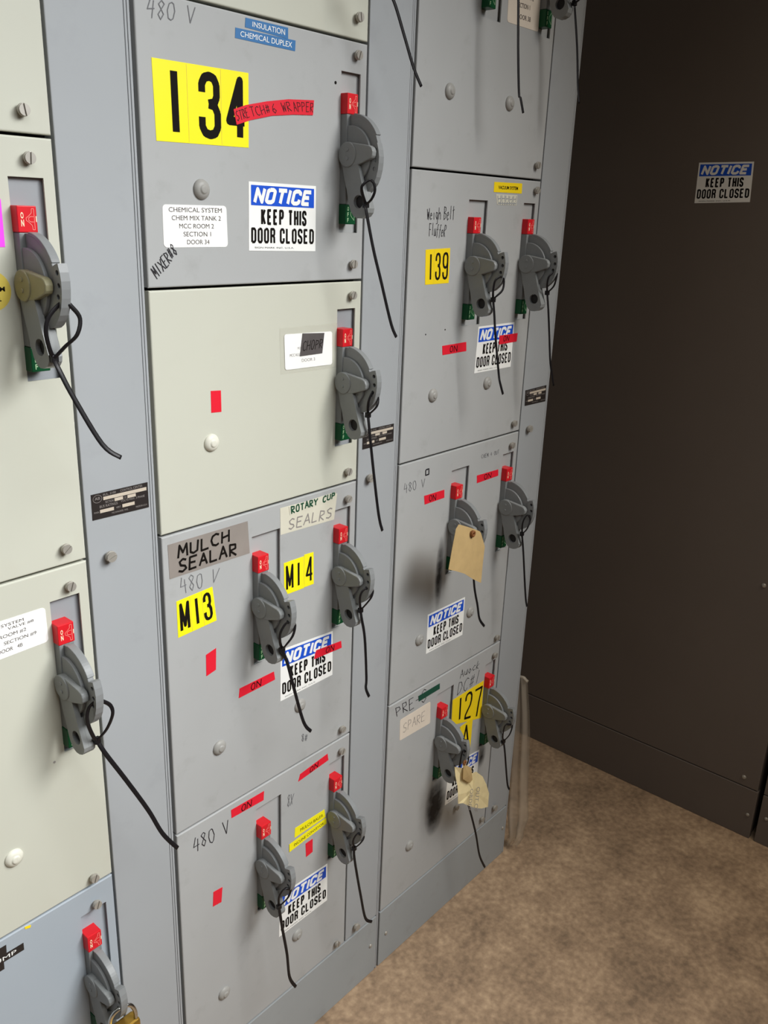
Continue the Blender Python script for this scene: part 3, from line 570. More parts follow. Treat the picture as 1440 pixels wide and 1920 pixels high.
# ------------------------------------------------------------------ the rotary disconnect switch (built once, then copied)
LF = lambda a, b, t: Vector((t, -a, b))     # outline in (depth, height), extruded along x
HC = (0.0165, 0.0)
def switch_parts():
    out = {}
    bm = bmesh.new()
    box(bm, 0.0, 0.021, -0.0125, 0.011, -0.067, 0.0555, 0.0012)                 # housing bar
    prism(bm, [(0.002, 0.0548)] + arc(0.0165, 0.0018, 0.0530, 89, -78, 26) + [(0.002, -0.0500)], 0.0062, 0.0145, LF, bev=0.0008)
    prism(bm, [(0.004, 0.040)] + arc(*HC, 0.0405, 85, -60, 20) + [(0.004, -0.036)], 0.0016, 0.0064, LF, bev=0.0012)
    prism(bm, arc(0.0165, 0.0018, 0.0548, 86, 28, 14) + arc(0.0165, 0.0018, 0.0508, 28, 86, 14), 0.0058, 0.0158, LF, bev=0.0007)   # rim
    out['body'] = bm
    bm = bmesh.new()
    hs = [circ(0.0750, 0.0178, 0.0030, 12), circ(0.0763, 0.0046, 0.0030, 12), circ(0.0735, -0.0071, 0.0030, 12)]
    prism(bm, [(0.0660, 0.0235), (0.0725, 0.0262), (0.0775, 0.0275), (0.0805, 0.0185), (0.0820, 0.0095), (0.0818, 0.0010), (0.0805, -0.0085), (0.0778, -0.0180), (0.0735, -0.0265), (0.0680, -0.0330), (0.0620, -0.0382), (0.0560, -0.0414), (0.0505, -0.0427),
               (0.0460, -0.0340), (0.0540, -0.0280), (0.0600, -0.0190), (0.0640, -0.0090), (0.0660, 0.0010), (0.0665, 0.0120)], 0.0050, 0.0155, LF, holes=hs)
    out['lock_plate'] = bm
    bm = bmesh.new()
    box(bm, -0.0006, 0.0216, -0.0135, 0.010, 0.0556, 0.0830, 0.0010)
    q = [(0.0215 * 0 + 0.0002, 0.0828), (0.0212, 0.0828), (0.0212, 0.0558), (0.0002, 0.0558)]
    dd = 0.01365
    put_text(bm, q, 'O', (.13, .52, .29, .76), 1, dd, bold=0.03); put_text(bm, q, 'N', (.13, .22, .29, .48), 1, dd, bold=0.04)
    put_strokes(bm, q, [[(.86, .1), (.86, .9), (.74, .9), (.72, .74), (.56, .62), (.42, .55), (.42, .45), (.56, .38), (.72, .26), (.74, .1), (.86, .1)],
                        [(.82, .6), (.66, .6), (.55, .55), (.55, .45), (.66, .4), (.82, .4)]], (0, 0, 1, 1), 0.0006, 2, dd)
    put_patch(bm, q, (.94, .40, .99, .62), 1, dd)
    out['on_cap'] = bm
    bm = bmesh.new()
    box(bm, -0.0006, 0.0216, -0.0135, 0.010, -0.0950, -0.0672, 0.0010)
    q = [(0.0002, -0.0674), (0.0212, -0.0674), (0.0212, -0.0948), (0.0002, -0.0948)]
    for i, ch in enumerate('OFF'): put_text(bm, q, ch, (.16, .68 - .29 * i, .30, .90 - .29 * i), 1, dd, bold=0.03)
    put_strokes(bm, q, [[(.86, .2), (.86, .9), (.7, .8), (.5, .6), (.5, .45), (.7, .3), (.86, .2)]], (0, 0, 1, 1), 0.0006, 1, dd)
    out['off_cap'] = bm
    bm = bmesh.new()                                                            # hub with its pointer
    prism(bm, circ(0.0192, 0.0008, 0.0170, 28), -0.0064, 0.0030, LF, bev=0.0012)
    prism(bm, [(0.026, 0.0172), (0.034, 0.0160), (0.0600, 0.0124), (0.0650, 0.0100), (0.0677, 0.0050), (0.0668, -0.0010), (0.0645, -0.0045), (0.038, -0.0136), (0.024, -0.0146)], -0.0050, 0.0044, LF, bev=0.0016)
    for s in (0.0074, -0.0044): prism(bm, circ(0.0200, s, 0.0025, 12), -0.0076, -0.0062, LF, bev=0.0004)
    out['hub'] = bm
    bm = bmesh.new()
    prism(bm, [(0.0040, -0.0100), (0.0072, -0.0180), (0.0118, -0.036), (0.0158, -0.0476), (0.0205, -0.0660), (0.0245, -0.0770), (0.0300, -0.0838), (0.0370, -0.0870), (0.0445, -0.0866), (0.0520, -0.0836), (0.0562, -0.0785), (0.0575, -0.0725), (0.0470, -0.0440), (0.0374, -0.0140), (0.0300, -0.0060), (0.015, -0.004)],
          -0.0055, 0.0012, LF, holes=[circ(0.0398, -0.0640, 0.0094, 22)])
    prism(bm, [(0.0445, -0.036), (0.0575, -0.0725), (0.0562, -0.0785), (0.0520, -0.0836), (0.0445, -0.0866), (0.0370, -0.0870), (0.0305, -0.0838), (0.0330, -0.0815), (0.0380, -0.0838), (0.0440, -0.0834), (0.0500, -0.0808), (0.0532, -0.0770), (0.0545, -0.0725), (0.0415, -0.036)], 0.0008, 0.0108, LF, bev=0.0010)
    prism(bm, circ(0.0398, -0.0640, 0.0090, 20), -0.0004, 0.0008, LF, mi=1)
    bmesh.ops.translate(bm, verts=bm.verts, vec=(0.0012, -0.0026, 0.0010))
    out['lever'] = bm
    return out
SWM = {}
for k, bm in switch_parts().items():
    bmesh.ops.recalc_face_normals(bm, faces=bm.faces)
    me = bpy.data.meshes.new(k); bm.to_mesh(me); bm.free()
    for m in dict(body=['body'], lock_plate=['body'], on_cap=['red', 'mark', 'iconred'], off_cap=['green', 'markg'], hub=['lever'], lever=['lever', 'dark'])[k]: me.materials.append(MT[m])
    SWM[k] = me
def link_mesh(name, me, parent, loc, label=None):
    o = bpy.data.objects.new(name, me); COL.objects.link(o); o.parent = parent; o.location = loc
    ORG[o.name] = ORG[parent.name] + Vector(loc)
    if label: o['label'] = label
    return o
def disconnect(unit, xl, zhub, plate=True, old=False):
    s = link_mesh('disconnect_switch', SWM['body'], unit, Vector((xl, 0, zhub)) - ORG[unit.name], 'grey rotary disconnect switch')
    link_mesh('red_on_cap', SWM['on_cap'], s, (0, 0, 0), 'red ON end cap with pale lettering')
    link_mesh('green_off_cap', SWM['off_cap'], s, (0, 0, 0), 'dark green OFF end cap')
    hub = SWM['hub']
    if old:
        hub = SWM['hub'].copy(); hub.materials.clear(); hub.materials.append(MT['oldhub'])
    link_mesh('pointer_hub', hub, s, (0, 0, 0), 'yellowed pointer hub' if old else None)
    link_mesh('lever', SWM['lever'], s, (0, 0, 0))
    link_mesh('lock_plate', SWM['lock_plate'], s, (0, 0, 0) if plate else (0, 0.0105, -0.0110), 'drilled lock plate' if plate else 'retracted lock plate')
    return s

# ------------------------------------------------------------------ a plug-in unit: door with its slots, screws, buttons, switches
def unit(x1, z0, z1, m, label, slots=('R',), screws=(), buttons=(), sang=(80, 20), cut=True, bm_='button', old=False, plate=True, hubs=True):
    xa = x1 - 0.508; xl = xa + 0.0044; xr = x1 - WW - 0.0018
    za, zb = z0 + 0.0014, z1 - 0.0018
    t = thing('starter_unit', label, 'panel door', ((xl + xr) / 2, 0.012, z0), 'plug-in doors of the motor control center')
    so = {'R': (xa + 0.3445, xa + 0.3850), 'L': (xa + 0.1660, xa + 0.2235)}
    zt = z1 - 0.0425; zbm = zt - 0.2195
    X = sorted({xl, xr, *[v for s in slots for v in so[s]]}); Z = [za, zbm, zt, zb] if slots else [za, zb]
    bm = bmesh.new()
    V = {(i, j): bm.verts.new((x, 0, z)) for i, x in enumerate(X) for j, z in enumerate(Z)}
    for i in range(len(X) - 1):
        for j in range(len(Z) - 1):
            mx = (X[i] + X[i + 1]) / 2
            if slots and j == 1 and any(so[s][0] < mx < so[s][1] for s in slots): continue
            bm.faces.new((V[i, j], V[i + 1, j], V[i + 1, j + 1], V[i, j + 1]))
    outer = [e for e in bm.edges if len(e.link_faces) == 1]
    r = bmesh.ops.extrude_face_region(bm, geom=bm.faces[:])
    bmesh.ops.translate(bm, verts=[g for g in r['geom'] if isinstance(g, bmesh.types.BMVert)], vec=(0, 0.0025, 0))
    bmesh.ops.recalc_face_normals(bm, faces=bm.faces)
    eg = []
    for e in bm.edges:
        if len(e.link_faces) == 2 and e.calc_face_angle(0) > 1 and all(abs(v.co.y) < 1e-6 for v in e.verts):
            xs = [v.co.x for v in e.verts]; zs = [v.co.z for v in e.verts]
            if all(abs(x - xl) < 1e-6 for x in xs) or all(abs(x - xr) < 1e-6 for x in xs) or all(abs(z - za) < 1e-6 for z in zs) or all(abs(z - zb) < 1e-6 for z in zs): eg.append(e)
    bmesh.ops.bevel(bm, geom=eg, offset=0.0020, segments=3, affect='EDGES', profile=0.5)
    for bx in ((xl + .0006, xl + .0026, za + .0006, zb - .0006), (xr - .0026, xr - .0006, za + .0006, zb - .0006), (xl + .0026, xr - .0026, za + .0006, za + .0026), (xl + .0026, xr - .0026, zb - .0026, zb - .0006)):
        box(bm, bx[0], bx[1], 0.0024, 0.018, bx[2], bx[3])
    door = obj('door_panel', bm, m, t)
    for s in slots:
        a, c = so[s]
        bm = bmesh.new(); box(bm, a - 0.004, c + 0.0075, 0.0062, 0.0074, zbm - 0.012, zt + 0.010)
        obj('slot_plate', bm, 'plate' if m == 'cream' else m, t)
        if hubs: disconnect(t, a + 0.0002, zt - 0.1120, plate, old)
    for i, p in enumerate(screws): screw('latch_screw', p, t, ang=random.choice((70, 85, 100, 40)))
    for p in buttons: button(p, t, bm_)
    return t

U = {}
U['1t'] = unit(0, 1.6495, 2.146, 'cream', 'cream door at the upper left corner, cut off by the photo top and left edges', (), D['sc1a'])
U['1m'] = unit(0, 1.1536, 1.6495, 'cream', 'cream door at the left edge with magenta and gold stickers and a yellowed switch hub', ('R',), D['sc1b'], old=True)
U['1l'] = unit(0, 0.6582, 1.1536, 'cream', 'cream door at the left edge with a white section 9 paper label', ('R',), D['sc1c'], D['bt1c'], bm_='buttoncream')
U['1b'] = unit(0, 0.1512, 0.6582, 'bluegrey', 'blue grey door in the lower left corner with black PUMP label strips', ('R',), D['sc1d'])
U['2t'] = unit(0.508, 1.8162, 2.146, 'cream', 'cream door cut by the photo top edge, directly above door 134', ('R',), D['sctop'])
U['134'] = unit(0.508, 1.4838, 1.8162, 'grey', 'grey door marked with a large yellow 134 sticker', ('R',), D['sc134'], D['bt134'], plate=False)
U['cr'] = unit(0.508, 1.1542, 1.4838, 'cream', 'cream door with one red tape square, directly below the grey door 134', ('R',), D['sccream'], D['btcream'], bm_='buttoncream')
U['M'] = unit(0.508, 0.6569, 1.1542, 'grey', 'grey two-switch door with yellow M13 and M14 stickers and duct tape label', ('L', 'R'), D['scM'], D['btM'])
U['B'] = unit(0.508, 0.1512, 0.6569, 'grey', 'bottom grey two-switch door below M13 with two thin yellow strip labels', ('L', 'R'), D['scB'], D['btB'])
U['3t'] = unit(1.016, 1.6552, 2.159, 'grey', 'plain grey door above door 139, two switches cut by the photo top edge', ('L', 'R'), D['sc3t'], D['bt3t'])
U['139'] = unit(1.016, 1.1591, 1.6552, 'grey', 'grey two-switch door with the yellow 139 sticker', ('L', 'R'), D['sc139'], D['bt139'])
U['3m'] = unit(1.016, 0.6631, 1.1591, 'grey', 'grey two-switch door below door 139 where the brown card tag hangs', ('L', 'R'), D['sc3m'], D['bt3m'])
U['3b'] = unit(1.016, 0.1512, 0.6631, 'grey', 'bottom right grey two-switch door with yellow 127 and A stickers', ('L', 'R'), [D['sc3b'][0], D['sc3b'][1], D['hex3b'][0]], D['bt3b'])

# ------------------------------------------------------------------ stickers, tapes and writing on the doors
def notice(q, parent, fn=FRONT, layer=0, label='white and blue NOTICE keep this door closed sticker'):
    bm = bmesh.new(); d = layer * LAY; card(bm, q, d, fn)
    e = d + 0.0006
    put_patch(bm, q, (.03, .665, .97, .955), 1, e, fn)
    put_bold(bm, q, 'NOTICE', (.08, .69, .94, .93), .25, 0, e + 0.0003, fn, slant=0.17)
    put_bold(bm, q, 'KEEP THIS', (.17, .385, .87, .62), .18, 2, e, fn)
    put_bold(bm, q, 'DOOR CLOSED', (.03, .11, .99, .344), .165, 2, e, fn)
    put_text(bm, q, 'SIGN MARK INC. U.S.A.', (.08, .035, .66, .06), 2, e, fn)
    return obj('notice_sticker', bm, ['white', 'notblue', 'ink'], parent, label=label, orient=False)
def plain(name, q, m, parent, layer=0, label=None, hand=None, outline=None, hw=0.0016, ink='redink', rounded=0.0, lines=(), bold=0.0):
    bm = bmesh.new(); d = layer * LAY; card(bm, q, d, outline=outline, rounded=rounded)
    for s, b in (hand or ()): put_hand(bm, q, s, b, hw, 1, d + 0.0006)
    for s, b in lines: put_text(bm, q, s, b, 1, d + 0.0006, bold=bold)
    return obj(name, bm, [m, ink], parent, label=label, orient=False)
def number(q, chars, parent, wd, layer=0, label=None, seams=(), m='yellow', name='number_sticker'):
    bm = bmesh.new(); d = layer * LAY; card(bm, q, d)
    for ch, b in chars: put_strokes(bm, q, DIG[ch], b, wd, 1, d + 0.0006)
    for u in seams: put_line(bm, [bl(q, u, 0.01), bl(q, u, 0.99)], 0.0004, 2, d + 0.0006)
    return obj(name, bm, [m, 'ink', 'gold'], parent, label=label, orient=False)
def writing(q, s, parent, wd=0.0012, m='pencil', b=(0, 0, 1, 1), label=None):
    bm = bmesh.new()
    for i, line in enumerate(s if isinstance(s, list) else [(s, b)]): put_hand(bm, q, line[0], line[1], wd, 0, 0.0004)
    return obj('handwriting', bm, m, parent, label=label, orient=False)
def dot(p, parent, r=0.002, name='hole', m='ink'):
    bm = bmesh.new(); prism(bm, circ(0, 0, r, 14), -0.0005, 0.0003, lambda a, b, t: Vector((a, -t, b)))
    return obj(name, bm, m, parent, local=Vector((p[0], 0, p[1])) - ORG[parent.name])

u = U['134']
number(D['y134'], [('1', (.155, .13, .255, .88)), ('3', (.47, .13, .66, .88)), ('4', (.77, .13, .95, .88))], u, 0.0103, label='large yellow 134 number sticker', seams=(.335, .69))
notice(D['n134'], u)
plain('paper_label', D['w134'], 'paper', u, label='white printed chemical system paper label', rounded=(.05, .09), ink='labelink',
      lines=[('CHEMICAL SYSTEM', (.09, .83, .92, .94)), ('CHEM MIX TANK 2', (.13, .64, .90, .75)), ('MCC ROOM 2', (.24, .45, .78, .56)), ('SECTION 1', (.30, .26, .73, .37)), ('DOOR 34', (.35, .07, .70, .18))])
tq = D['tape134']
bm = bmesh.new(); card(bm, None, LAY, outline=tq)
for i in range(4):
    q = [tq[i], tq[i + 1], tq[8 - i], tq[9 - i]]
    put_hand(bm, q, ['STRE', 'TCH#', '6 WR', 'APPER'][i], (0.06, .2, 1, .82), 0.0009, 1, LAY + 0.0006)
obj('red_tape', bm, ['redtape', 'redink'], u, label='curved red tape handwritten STRETCH WRAPPER', orient=False)
for k, s, b in (('blue1', 'INSULATION', (.16, .25, .92, .78)), ('blue2', 'CHEMICAL DUPLEX', (.08, .25, .94, .78))):
    plain('embossed_label', D[k], 'embblue', u, label='blue embossed label strip', ink='white', lines=[(s, b)])
writing(D['p134'], '480 V', u, label='pencilled 480 V')
writing(D['mixer'], 'MIXER#8', u, 0.0013, 'marker', label='handwritten MIXER in black marker')
dot(D['dot134'][0], u, 0.0022)

u = U['cr']
bm = bmesh.new(); card(bm, D['clear'], 0.0); obj('clear_tape', bm, 'clear', u, label='clear tape over the paper label', orient=False)
plain('paper_label', D['wcream'], 'paper', u, 1, 'white paper label, half covered', rounded=(.04, .07), ink='inkgrey',
      lines=[('MCC', (.26, .55, .34, .62)), ('MCC ROOM', (.10, .36, .36, .44)), ('DOOR 3', (.34, .18, .62, .27))])
plain('dark_tape', D['blk'], 'greytape', u, 2, 'torn dark grey tape handwritten in black', hand=[('CHOPR', (.05, .25, .98, .68))], ink='ink', hw=0.0011)
plain('red_tape', D['rcream'], 'redtape', u, label='red tape square')

u = U['M']
plain('duct_tape', D['duct'], 'duct', u, 0, 'grey duct tape handwritten MULCH SEALER', hand=[('MULCH', (.10, .55, .76, .90)), ('SEALAR', (.09, .10, .84, .45))], ink='ink', hw=0.0034)
writing(D['pM'], '480 V', u, label='pencilled 480 V')
number(D['M13'], [('M', (.09, .15, .30, .87)), ('1', (.42, .15, .62, .87)), ('3', (.72, .15, .90, .87))], u, 0.0048, label='yellow M13 number sticker', seams=(.36, .68))
number(D['M14a'], [('M', (.12, .15, .43, .86)), ('1', (.55, .15, .90, .86))], u, 0.0042, label='yellow M1 sticker beside its separate 4')
number(D['M14b'], [('4', (.22, .14, .85, .86))], u, 0.0042, label='separate yellow 4 sticker')
bm = bmesh.new(); card(bm, D['mask'], 0.0)
put_hand(bm, D['mask'], 'SEALRS', (.12, .12, .95, .50), 0.0022, 1, 0.0006)
q = D['maskg']; card(bm, q, 0.0006, th=0.0003, mi=2)
put_hand(bm, q, 'ROTARY CUP', (.02, .1, .99, .92), 0.0026, 3, 0.0011)
obj('masking_tape', bm, ['masking', 'inkgrey', 'masking', 'greenink'], u, label='cream masking tape with faded grey and green lettering', orient=False)
notice(D['nM'], u)
plain('red_tape', D['rM1'], 'redtape', u, 1, 'red tape strip written ON over the notice', hand=[('ON', (.38, .15, .72, .85))])
plain('red_tape', D['rM2'], 'redtape', u, 0, 'red tape strip written ON', hand=[('ON', (.30, .15, .62, .85))])
plain('red_tape', D['rMs'], 'redtape', u, 0, 'red tape square')
writing(D['scrM'], '8#', u, 0.0014, 'pencil', b=(0, 0, 1.2, 1), label='small dark scribble')

u = U['B']
writing(D['pB'], '480 V', u, 0.0014, 'marker', label='handwritten 480 V')
plain('red_tape', D['rB1'], 'redtape', u, 0, 'red tape strip written ON', hand=[('ON', (.28, .12, .62, .85))])
plain('red_tape', D['rB2'], 'redtape', u, 0, 'red tape strip written ON', hand=[('ON', (.34, .12, .66, .85))])
plain('strip_label', D['yB1'], 'yellow', u, 0, 'yellow printed MULCH BALER strip', ink='ink', lines=[('MULCH BALER', (.18, .28, .93, .62))])
plain('strip_label', D['yB2'], 'yellow', u, 1, 'yellow printed INCLINE CONVEYOR strip', ink='ink', lines=[('INCLINE CONVEYOR', (.12, .28, .92, .66))])
plain('red_tape', D['rBs1'], 'redtape', u, 0, 'small red tape square'); plain('red_tape', D['rBs2'], 'redtape', u, 0, 'small red tape square')
notice(D['nB'], u)
writing(D['scrB'], '8X', u, 0.0012, 'pencil', label='small dark scribble')

u = U['1m']
plain('magenta_sticker', D['mag'], 'magenta', u, 0, 'magenta sticker cut by the photo edge')
yc = D['ycirc']; r_ = 0.0215; cx_ = yc[1][0] - r_; cz_ = 1.4895
bm = bmesh.new(); card(bm, None, 0.0, outline=circ(cx_, cz_, r_, 32))
q = [(cx_ - r_, cz_ + r_), (cx_ + r_, cz_ + r_), (cx_ + r_, cz_ - r_), (cx_ - r_, cz_ - r_)]
put_text(bm, q, 'SYSTEM', (.16, .48, .84, .60), 1, 0.0006, bold=0.03); put_text(bm, q, 'CONTROL', (.2, .24, .72, .36), 1, 0.0006, bold=0.03)
obj('round_sticker', bm, ['gold', 'ink'], u, label='round gold sticker', orient=False)
u = U['1l']
plain('paper_label', D['w1c'], 'paper', u, 0, 'white printed paper label', rounded=(.05, .09), ink='labelink',
      lines=[('MCC ROOM #2', (.22, .52, .74, .62)), ('SECTION #9', (.46, .33, .86, .43)), ('DOOR   4B', (.38, .14, .68, .24)), ('SYSTEM', (.44, .82, .72, .90)), ('VALVE #8', (.52, .70, .84, .78))])
dot(D['dot1'][0], u, 0.0018, 'mark', 'inkgrey')
u = U['1b']
for q, s in (([(-.40, .6455), (-.2707, .6455), (-.2715, .6322), (-.40, .6322)], None), ([(-.40, .6320), (-.2480, .6320), (-.2483, .6203), (-.40, .6203)], 'PUMP'), ([(-.40, .6201), (-.2766, .6201), (-.2770, .6090), (-.40, .6090)], None)):
    plain('embossed_label', q, 'black', u, 0, 'black embossed label strip', ink='white', lines=[('PUMP', (.68, .24, .93, .76))] if s else [])
plain('yellow_fleck', D['yfleck'], 'yellow2', u, 0, 'tiny yellow paint fleck')

u = U['3t']
plain('paper_label', D['w3t'], 'dirtypaper', u, 0, 'grubby white printed paper label', rounded=(.05, .06), ink='labelink', bold=0.01,
      lines=[('VACUUM SYSTEM', (.12, .86, .9, .93)), ('ROTARY AUGER', (.14, .70, .80, .78)), ('MCC ROOM 2', (.2, .52, .78, .61)), ('SECTION 1', (.28, .34, .68, .43)), ('DOOR 38', (.3, .13, .72, .22))])
u = U['139']
plain('strip_label', D['yvac'], 'yellow2', u, 0, 'yellow VACUUM SYSTEM label', ink='ink', lines=[('VACUUM SYSTEM', (.15, .32, .85, .66))], bold=0.02)
plain('tape_residue', D['gvac'], 'masking', u, 0, 'faded tape residue', hand=[('HHHHH', (.03, .3, .97, .9)), ('HHHHHHHH', (.03, .02, .97, .28))], ink='plate', hw=0.0016)
writing(D['weigh'], 'Weigh Belt', u, 0.0011, 'marker', label='handwritten Weigh Belt'); writing(D['fluf'], 'FluffeR', u, 0.0011, 'marker', label='handwritten Fluffer')
number(D['y139'], [('1', (.12, .14, .30, .86)), ('3', (.42, .14, .60, .86)), ('9', (.72, .14, .92, .86))], u, 0.0042, label='yellow 139 number sticker', m='yellow2', seams=(.345,))
plain('red_tape', D['r139'], 'redtape', u, 0, 'red tape strip written ON', hand=[('ON', (.28, .15, .62, .82))])
notice(D['n139'], u)
plain('red_tape', D['r139b'], 'redtape', u, 1, 'red tape strip over the notice', hand=[('ON', (.2, .25, .55, .85))])
dot((0.569, 1.386), u, 0.0014); dot((0.625, 1.3905), u, 0.0014)
u = U['3m']
plain('red_tape', D['r3m1'], 'redtape', u, 0, 'red tape strip written ON', hand=[('ON', (.2, .15, .58, .85))])
plain('red_tape', D['r3m2'], 'redtape', u, 0, 'red tape strip written ON', hand=[('ON', (.3, .15, .68, .85))])
writing(D['p3m'], '480 V', u, 0.0012, label='pencilled 480 V')
bm = bmesh.new(); q = D['sq3m']; put_line(bm, [q[0], q[1], q[2], q[3], q[0]], 0.0026, 0, 0.0004); obj('marker_square', bm, 'marker', u, orient=False)
writing(D['f3m'], 'CHEM 4 OUT', u, 0.0008, label='faint pencil lettering')
notice(D['n3m'], u)
u = U['3b']
plain('green_tape', D['g3b'], 'greentape', u, 1, 'dark green tape strip')
writing(D['pre'], 'PRE-S', u, 0.0016, 'marker', label='handwritten PRE-S')
plain('paper_label', D['w3b'], 'dirtypaper', u, 0, 'white paper label faintly written SPARE', hand=[('SPARE', (.08, .3, .82, .72))], ink='inkgrey', hw=0.0012, rounded=(.04, .07))
writing(D['auo'], 'Auock', u, 0.0013, 'marker', label='blue-black handwriting'); writing(D['dc1'], 'DC#1', u, 0.0013, 'marker', label='handwritten DC number')
number(D['y127'], [('1', (.17, .14, .34, .90)), ('2', (.42, .12, .63, .90)), ('7', (.73, .08, .96, .86))], u, 0.0058, label='yellow 127 number sticker', m='yellow2')
number(D['yA'], [('A', (.2, .14, .80, .88))], u, 0.0056, 1, 'yellow A sticker', m='yellow2')
notice(D['n3b'], u)

def soft_dark(p, rx, rz, parent, amt):  # dark noise-broken patch that fades out from its centre
    m = bpy.data.materials.new('soft_dark'); m.use_nodes = True; nt = m.node_tree; b = nt.nodes['Principled BSDF']
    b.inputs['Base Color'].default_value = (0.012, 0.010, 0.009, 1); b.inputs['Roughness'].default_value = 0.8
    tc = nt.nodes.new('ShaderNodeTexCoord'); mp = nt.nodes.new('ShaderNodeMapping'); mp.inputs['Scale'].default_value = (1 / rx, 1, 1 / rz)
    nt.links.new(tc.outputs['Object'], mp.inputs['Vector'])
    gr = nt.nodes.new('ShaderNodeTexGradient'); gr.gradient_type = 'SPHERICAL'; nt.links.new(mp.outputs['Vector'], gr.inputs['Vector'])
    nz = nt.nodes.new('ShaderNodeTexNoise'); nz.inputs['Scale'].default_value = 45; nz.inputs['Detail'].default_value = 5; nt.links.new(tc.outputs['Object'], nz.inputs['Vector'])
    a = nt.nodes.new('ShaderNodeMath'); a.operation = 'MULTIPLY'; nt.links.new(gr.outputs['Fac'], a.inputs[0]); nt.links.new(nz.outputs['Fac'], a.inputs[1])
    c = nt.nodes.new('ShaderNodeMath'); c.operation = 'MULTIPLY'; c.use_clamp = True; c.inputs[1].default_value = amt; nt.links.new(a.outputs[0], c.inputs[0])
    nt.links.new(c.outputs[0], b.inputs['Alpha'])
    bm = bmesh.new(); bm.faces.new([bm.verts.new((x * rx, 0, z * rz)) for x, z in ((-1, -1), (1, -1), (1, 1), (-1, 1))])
    obj('dark_patch', bm, m, parent, local=Vector((p[0], -0.0003, p[1])) - ORG[parent.name], label='dark patch with soft uneven edges', orient=False)
soft_dark((0.690, 0.330), 0.040, 0.085, U['3b'], 2.6)
soft_dark((0.652, 0.905), 0.014, 0.085, U['3m'], 2.0)
soft_dark((0.868, 0.372), 0.018, 0.035, U['3b'], 1.6)

# ------------------------------------------------------------------ black zip ties on the switches
def zip_tie(key, label):
    T = TIES[key]; hd = Vector(T['left'][-1])
    bm = bmesh.new()
    far = Vector(T['left'][0]); nr = Vector(T['right'][0])
    mid = (far + nr) / 2 + Vector((0.0, -0.001, 0.004))
    loop = [Vector(p) for p in reversed(T['left'])] + [mid] + [Vector(p) for p in T['right']]
    tube(bm, spline(loop, 6), 0.0026, 0.0013)
    strap = obj('strap_loop', bm, 'tie', None)
    root = thing('zip_tie', label, 'zip tie', tuple(hd), 'black zip ties on the switch levers')
    strap.location = strap.location - hd; strap.parent = root
    bm = bmesh.new(); box(bm, -0.0040, 0.0040, -0.0035, 0.0035, -0.0042, 0.0042, 0.0009); obj('head', bm, 'tie', root, local=(0, 0, 0))
    bm = bmesh.new(); tube(bm, spline(T['tail'], 6), 0.0031, 0.0012); obj('tail', bm, 'tie', root)
    return root
for k, l in (
    ('s1mid', 'black zip tie on the switch with the yellowed hub at the left edge'),
    ('s1low', 'black zip tie with long diagonal tail beside the white section 9 label'),
    ('2t', 'black zip tie tail at the top edge, hanging right of the cream door above 134'),
    ('134', 'black zip tie on the switch of door 134'),
    ('cream', 'black zip tie on the switch of the cream door below door 134'),
    ('M13', 'black zip tie on the M13 switch, tail crossing the notice sticker'),
    ('M14', 'black zip tie on the M14 switch, hanging over the wireway'),
    ('Bl', 'black zip tie on the left switch of the bottom door below M13'),
    ('Br', 'black zip tie on the right switch of the bottom door below M14'),
    ('3tl', 'black zip tie hanging down past the grubby white label at the top edge'),
    ('3tr', 'black zip tie at the top edge hanging beside the charcoal enclosure'),
    ('139l', 'black zip tie on the left switch of door 139, tail crossing its notice'),
    ('139r', 'black zip tie on the right switch of door 139'),
    ('3ml', 'black zip tie behind the brown card tag'),
    ('3mr', 'black zip tie on the switch right of the brown card tag'),
    ('3bl', 'black zip tie with a long tail in front of the cream out of order tag'),
    ('3br', 'black zip tie on the lowest right switch beside the plastic film')): zip_tie(k, l)

# ------------------------------------------------------------------ card tags
def tag_sheet(bm, pts, th=0.0005, mi=0):
    F = [bm.verts.new(Vector(p)) for p in pts]; B = [bm.verts.new(Vector(p) + Vector((0, th, 0))) for p in pts]
    c = sum((Vector(p) for p in pts), Vector()) / len(pts)
    cf = bm.verts.new(c + Vector((0, -0.003, 0))); cb = bm.verts.new(c + Vector((0, th - 0.003, 0)))
    n = len(F)
    for i in range(n):
        j = (i + 1) % n
        for f in ((F[i], F[j], cf), (B[j], B[i], cb), (F[i], B[i], B[j], F[j])):
            g = bm.faces.new(f); g.material_index = mi
def eyelet(bm, p, r0, r1):
    tube(bm, [Vector(p) + Vector((r0 * math.cos(k * math.pi / 8), -0.0004, r0 * math.sin(k * math.pi / 8))) for k in range(17)], r1, r1, 6, caps=False, ref=Vector((0, 1, 0)))
TG = TAGS
t = thing('card_tag', 'blank brown card tag hanging on a switch of the door below 139', 'tag', tuple(TG['tag1eye'][0]))
bm = bmesh.new(); tag_sheet(bm, TG['tag1']); obj('card', bm, 'kraft', t)
bm = bmesh.new(); eyelet(bm, Vector(TG['tag1eye'][0]) + Vector((0, -0.0035, 0)), 0.0042, 0.0026)
prism(bm, circ(TG['tag1eye'][0][0], TG['tag1eye'][0][2], 0.0065, 20), 0.0945, 0.0965, lambda a, b, d: Vector((a, -d, b)))
obj('eyelet', bm, 'eyelet', t)
t = thing('card_tag', 'cream out of order card tag hanging on the switch below the 127 sticker', 'tag', tuple(TG['tag2eye'][0]))
bm = bmesh.new(); tag_sheet(bm, TG['tag2']); obj('card', bm, 'manila', t)
bm = bmesh.new(); tag_sheet(bm, TG['tag2fold']); obj('folded_flap', bm, 'kraft', t)  # same cream card; the fold's shade is painted with the darker kraft colour
bm = bmesh.new(); eyelet(bm, TG['tag2eye'][0], 0.004, 0.0022); obj('eyelet', bm, 'eyelet', t)
bm = bmesh.new()
FT = lambda a, b, d: Vector((a, -d, b))
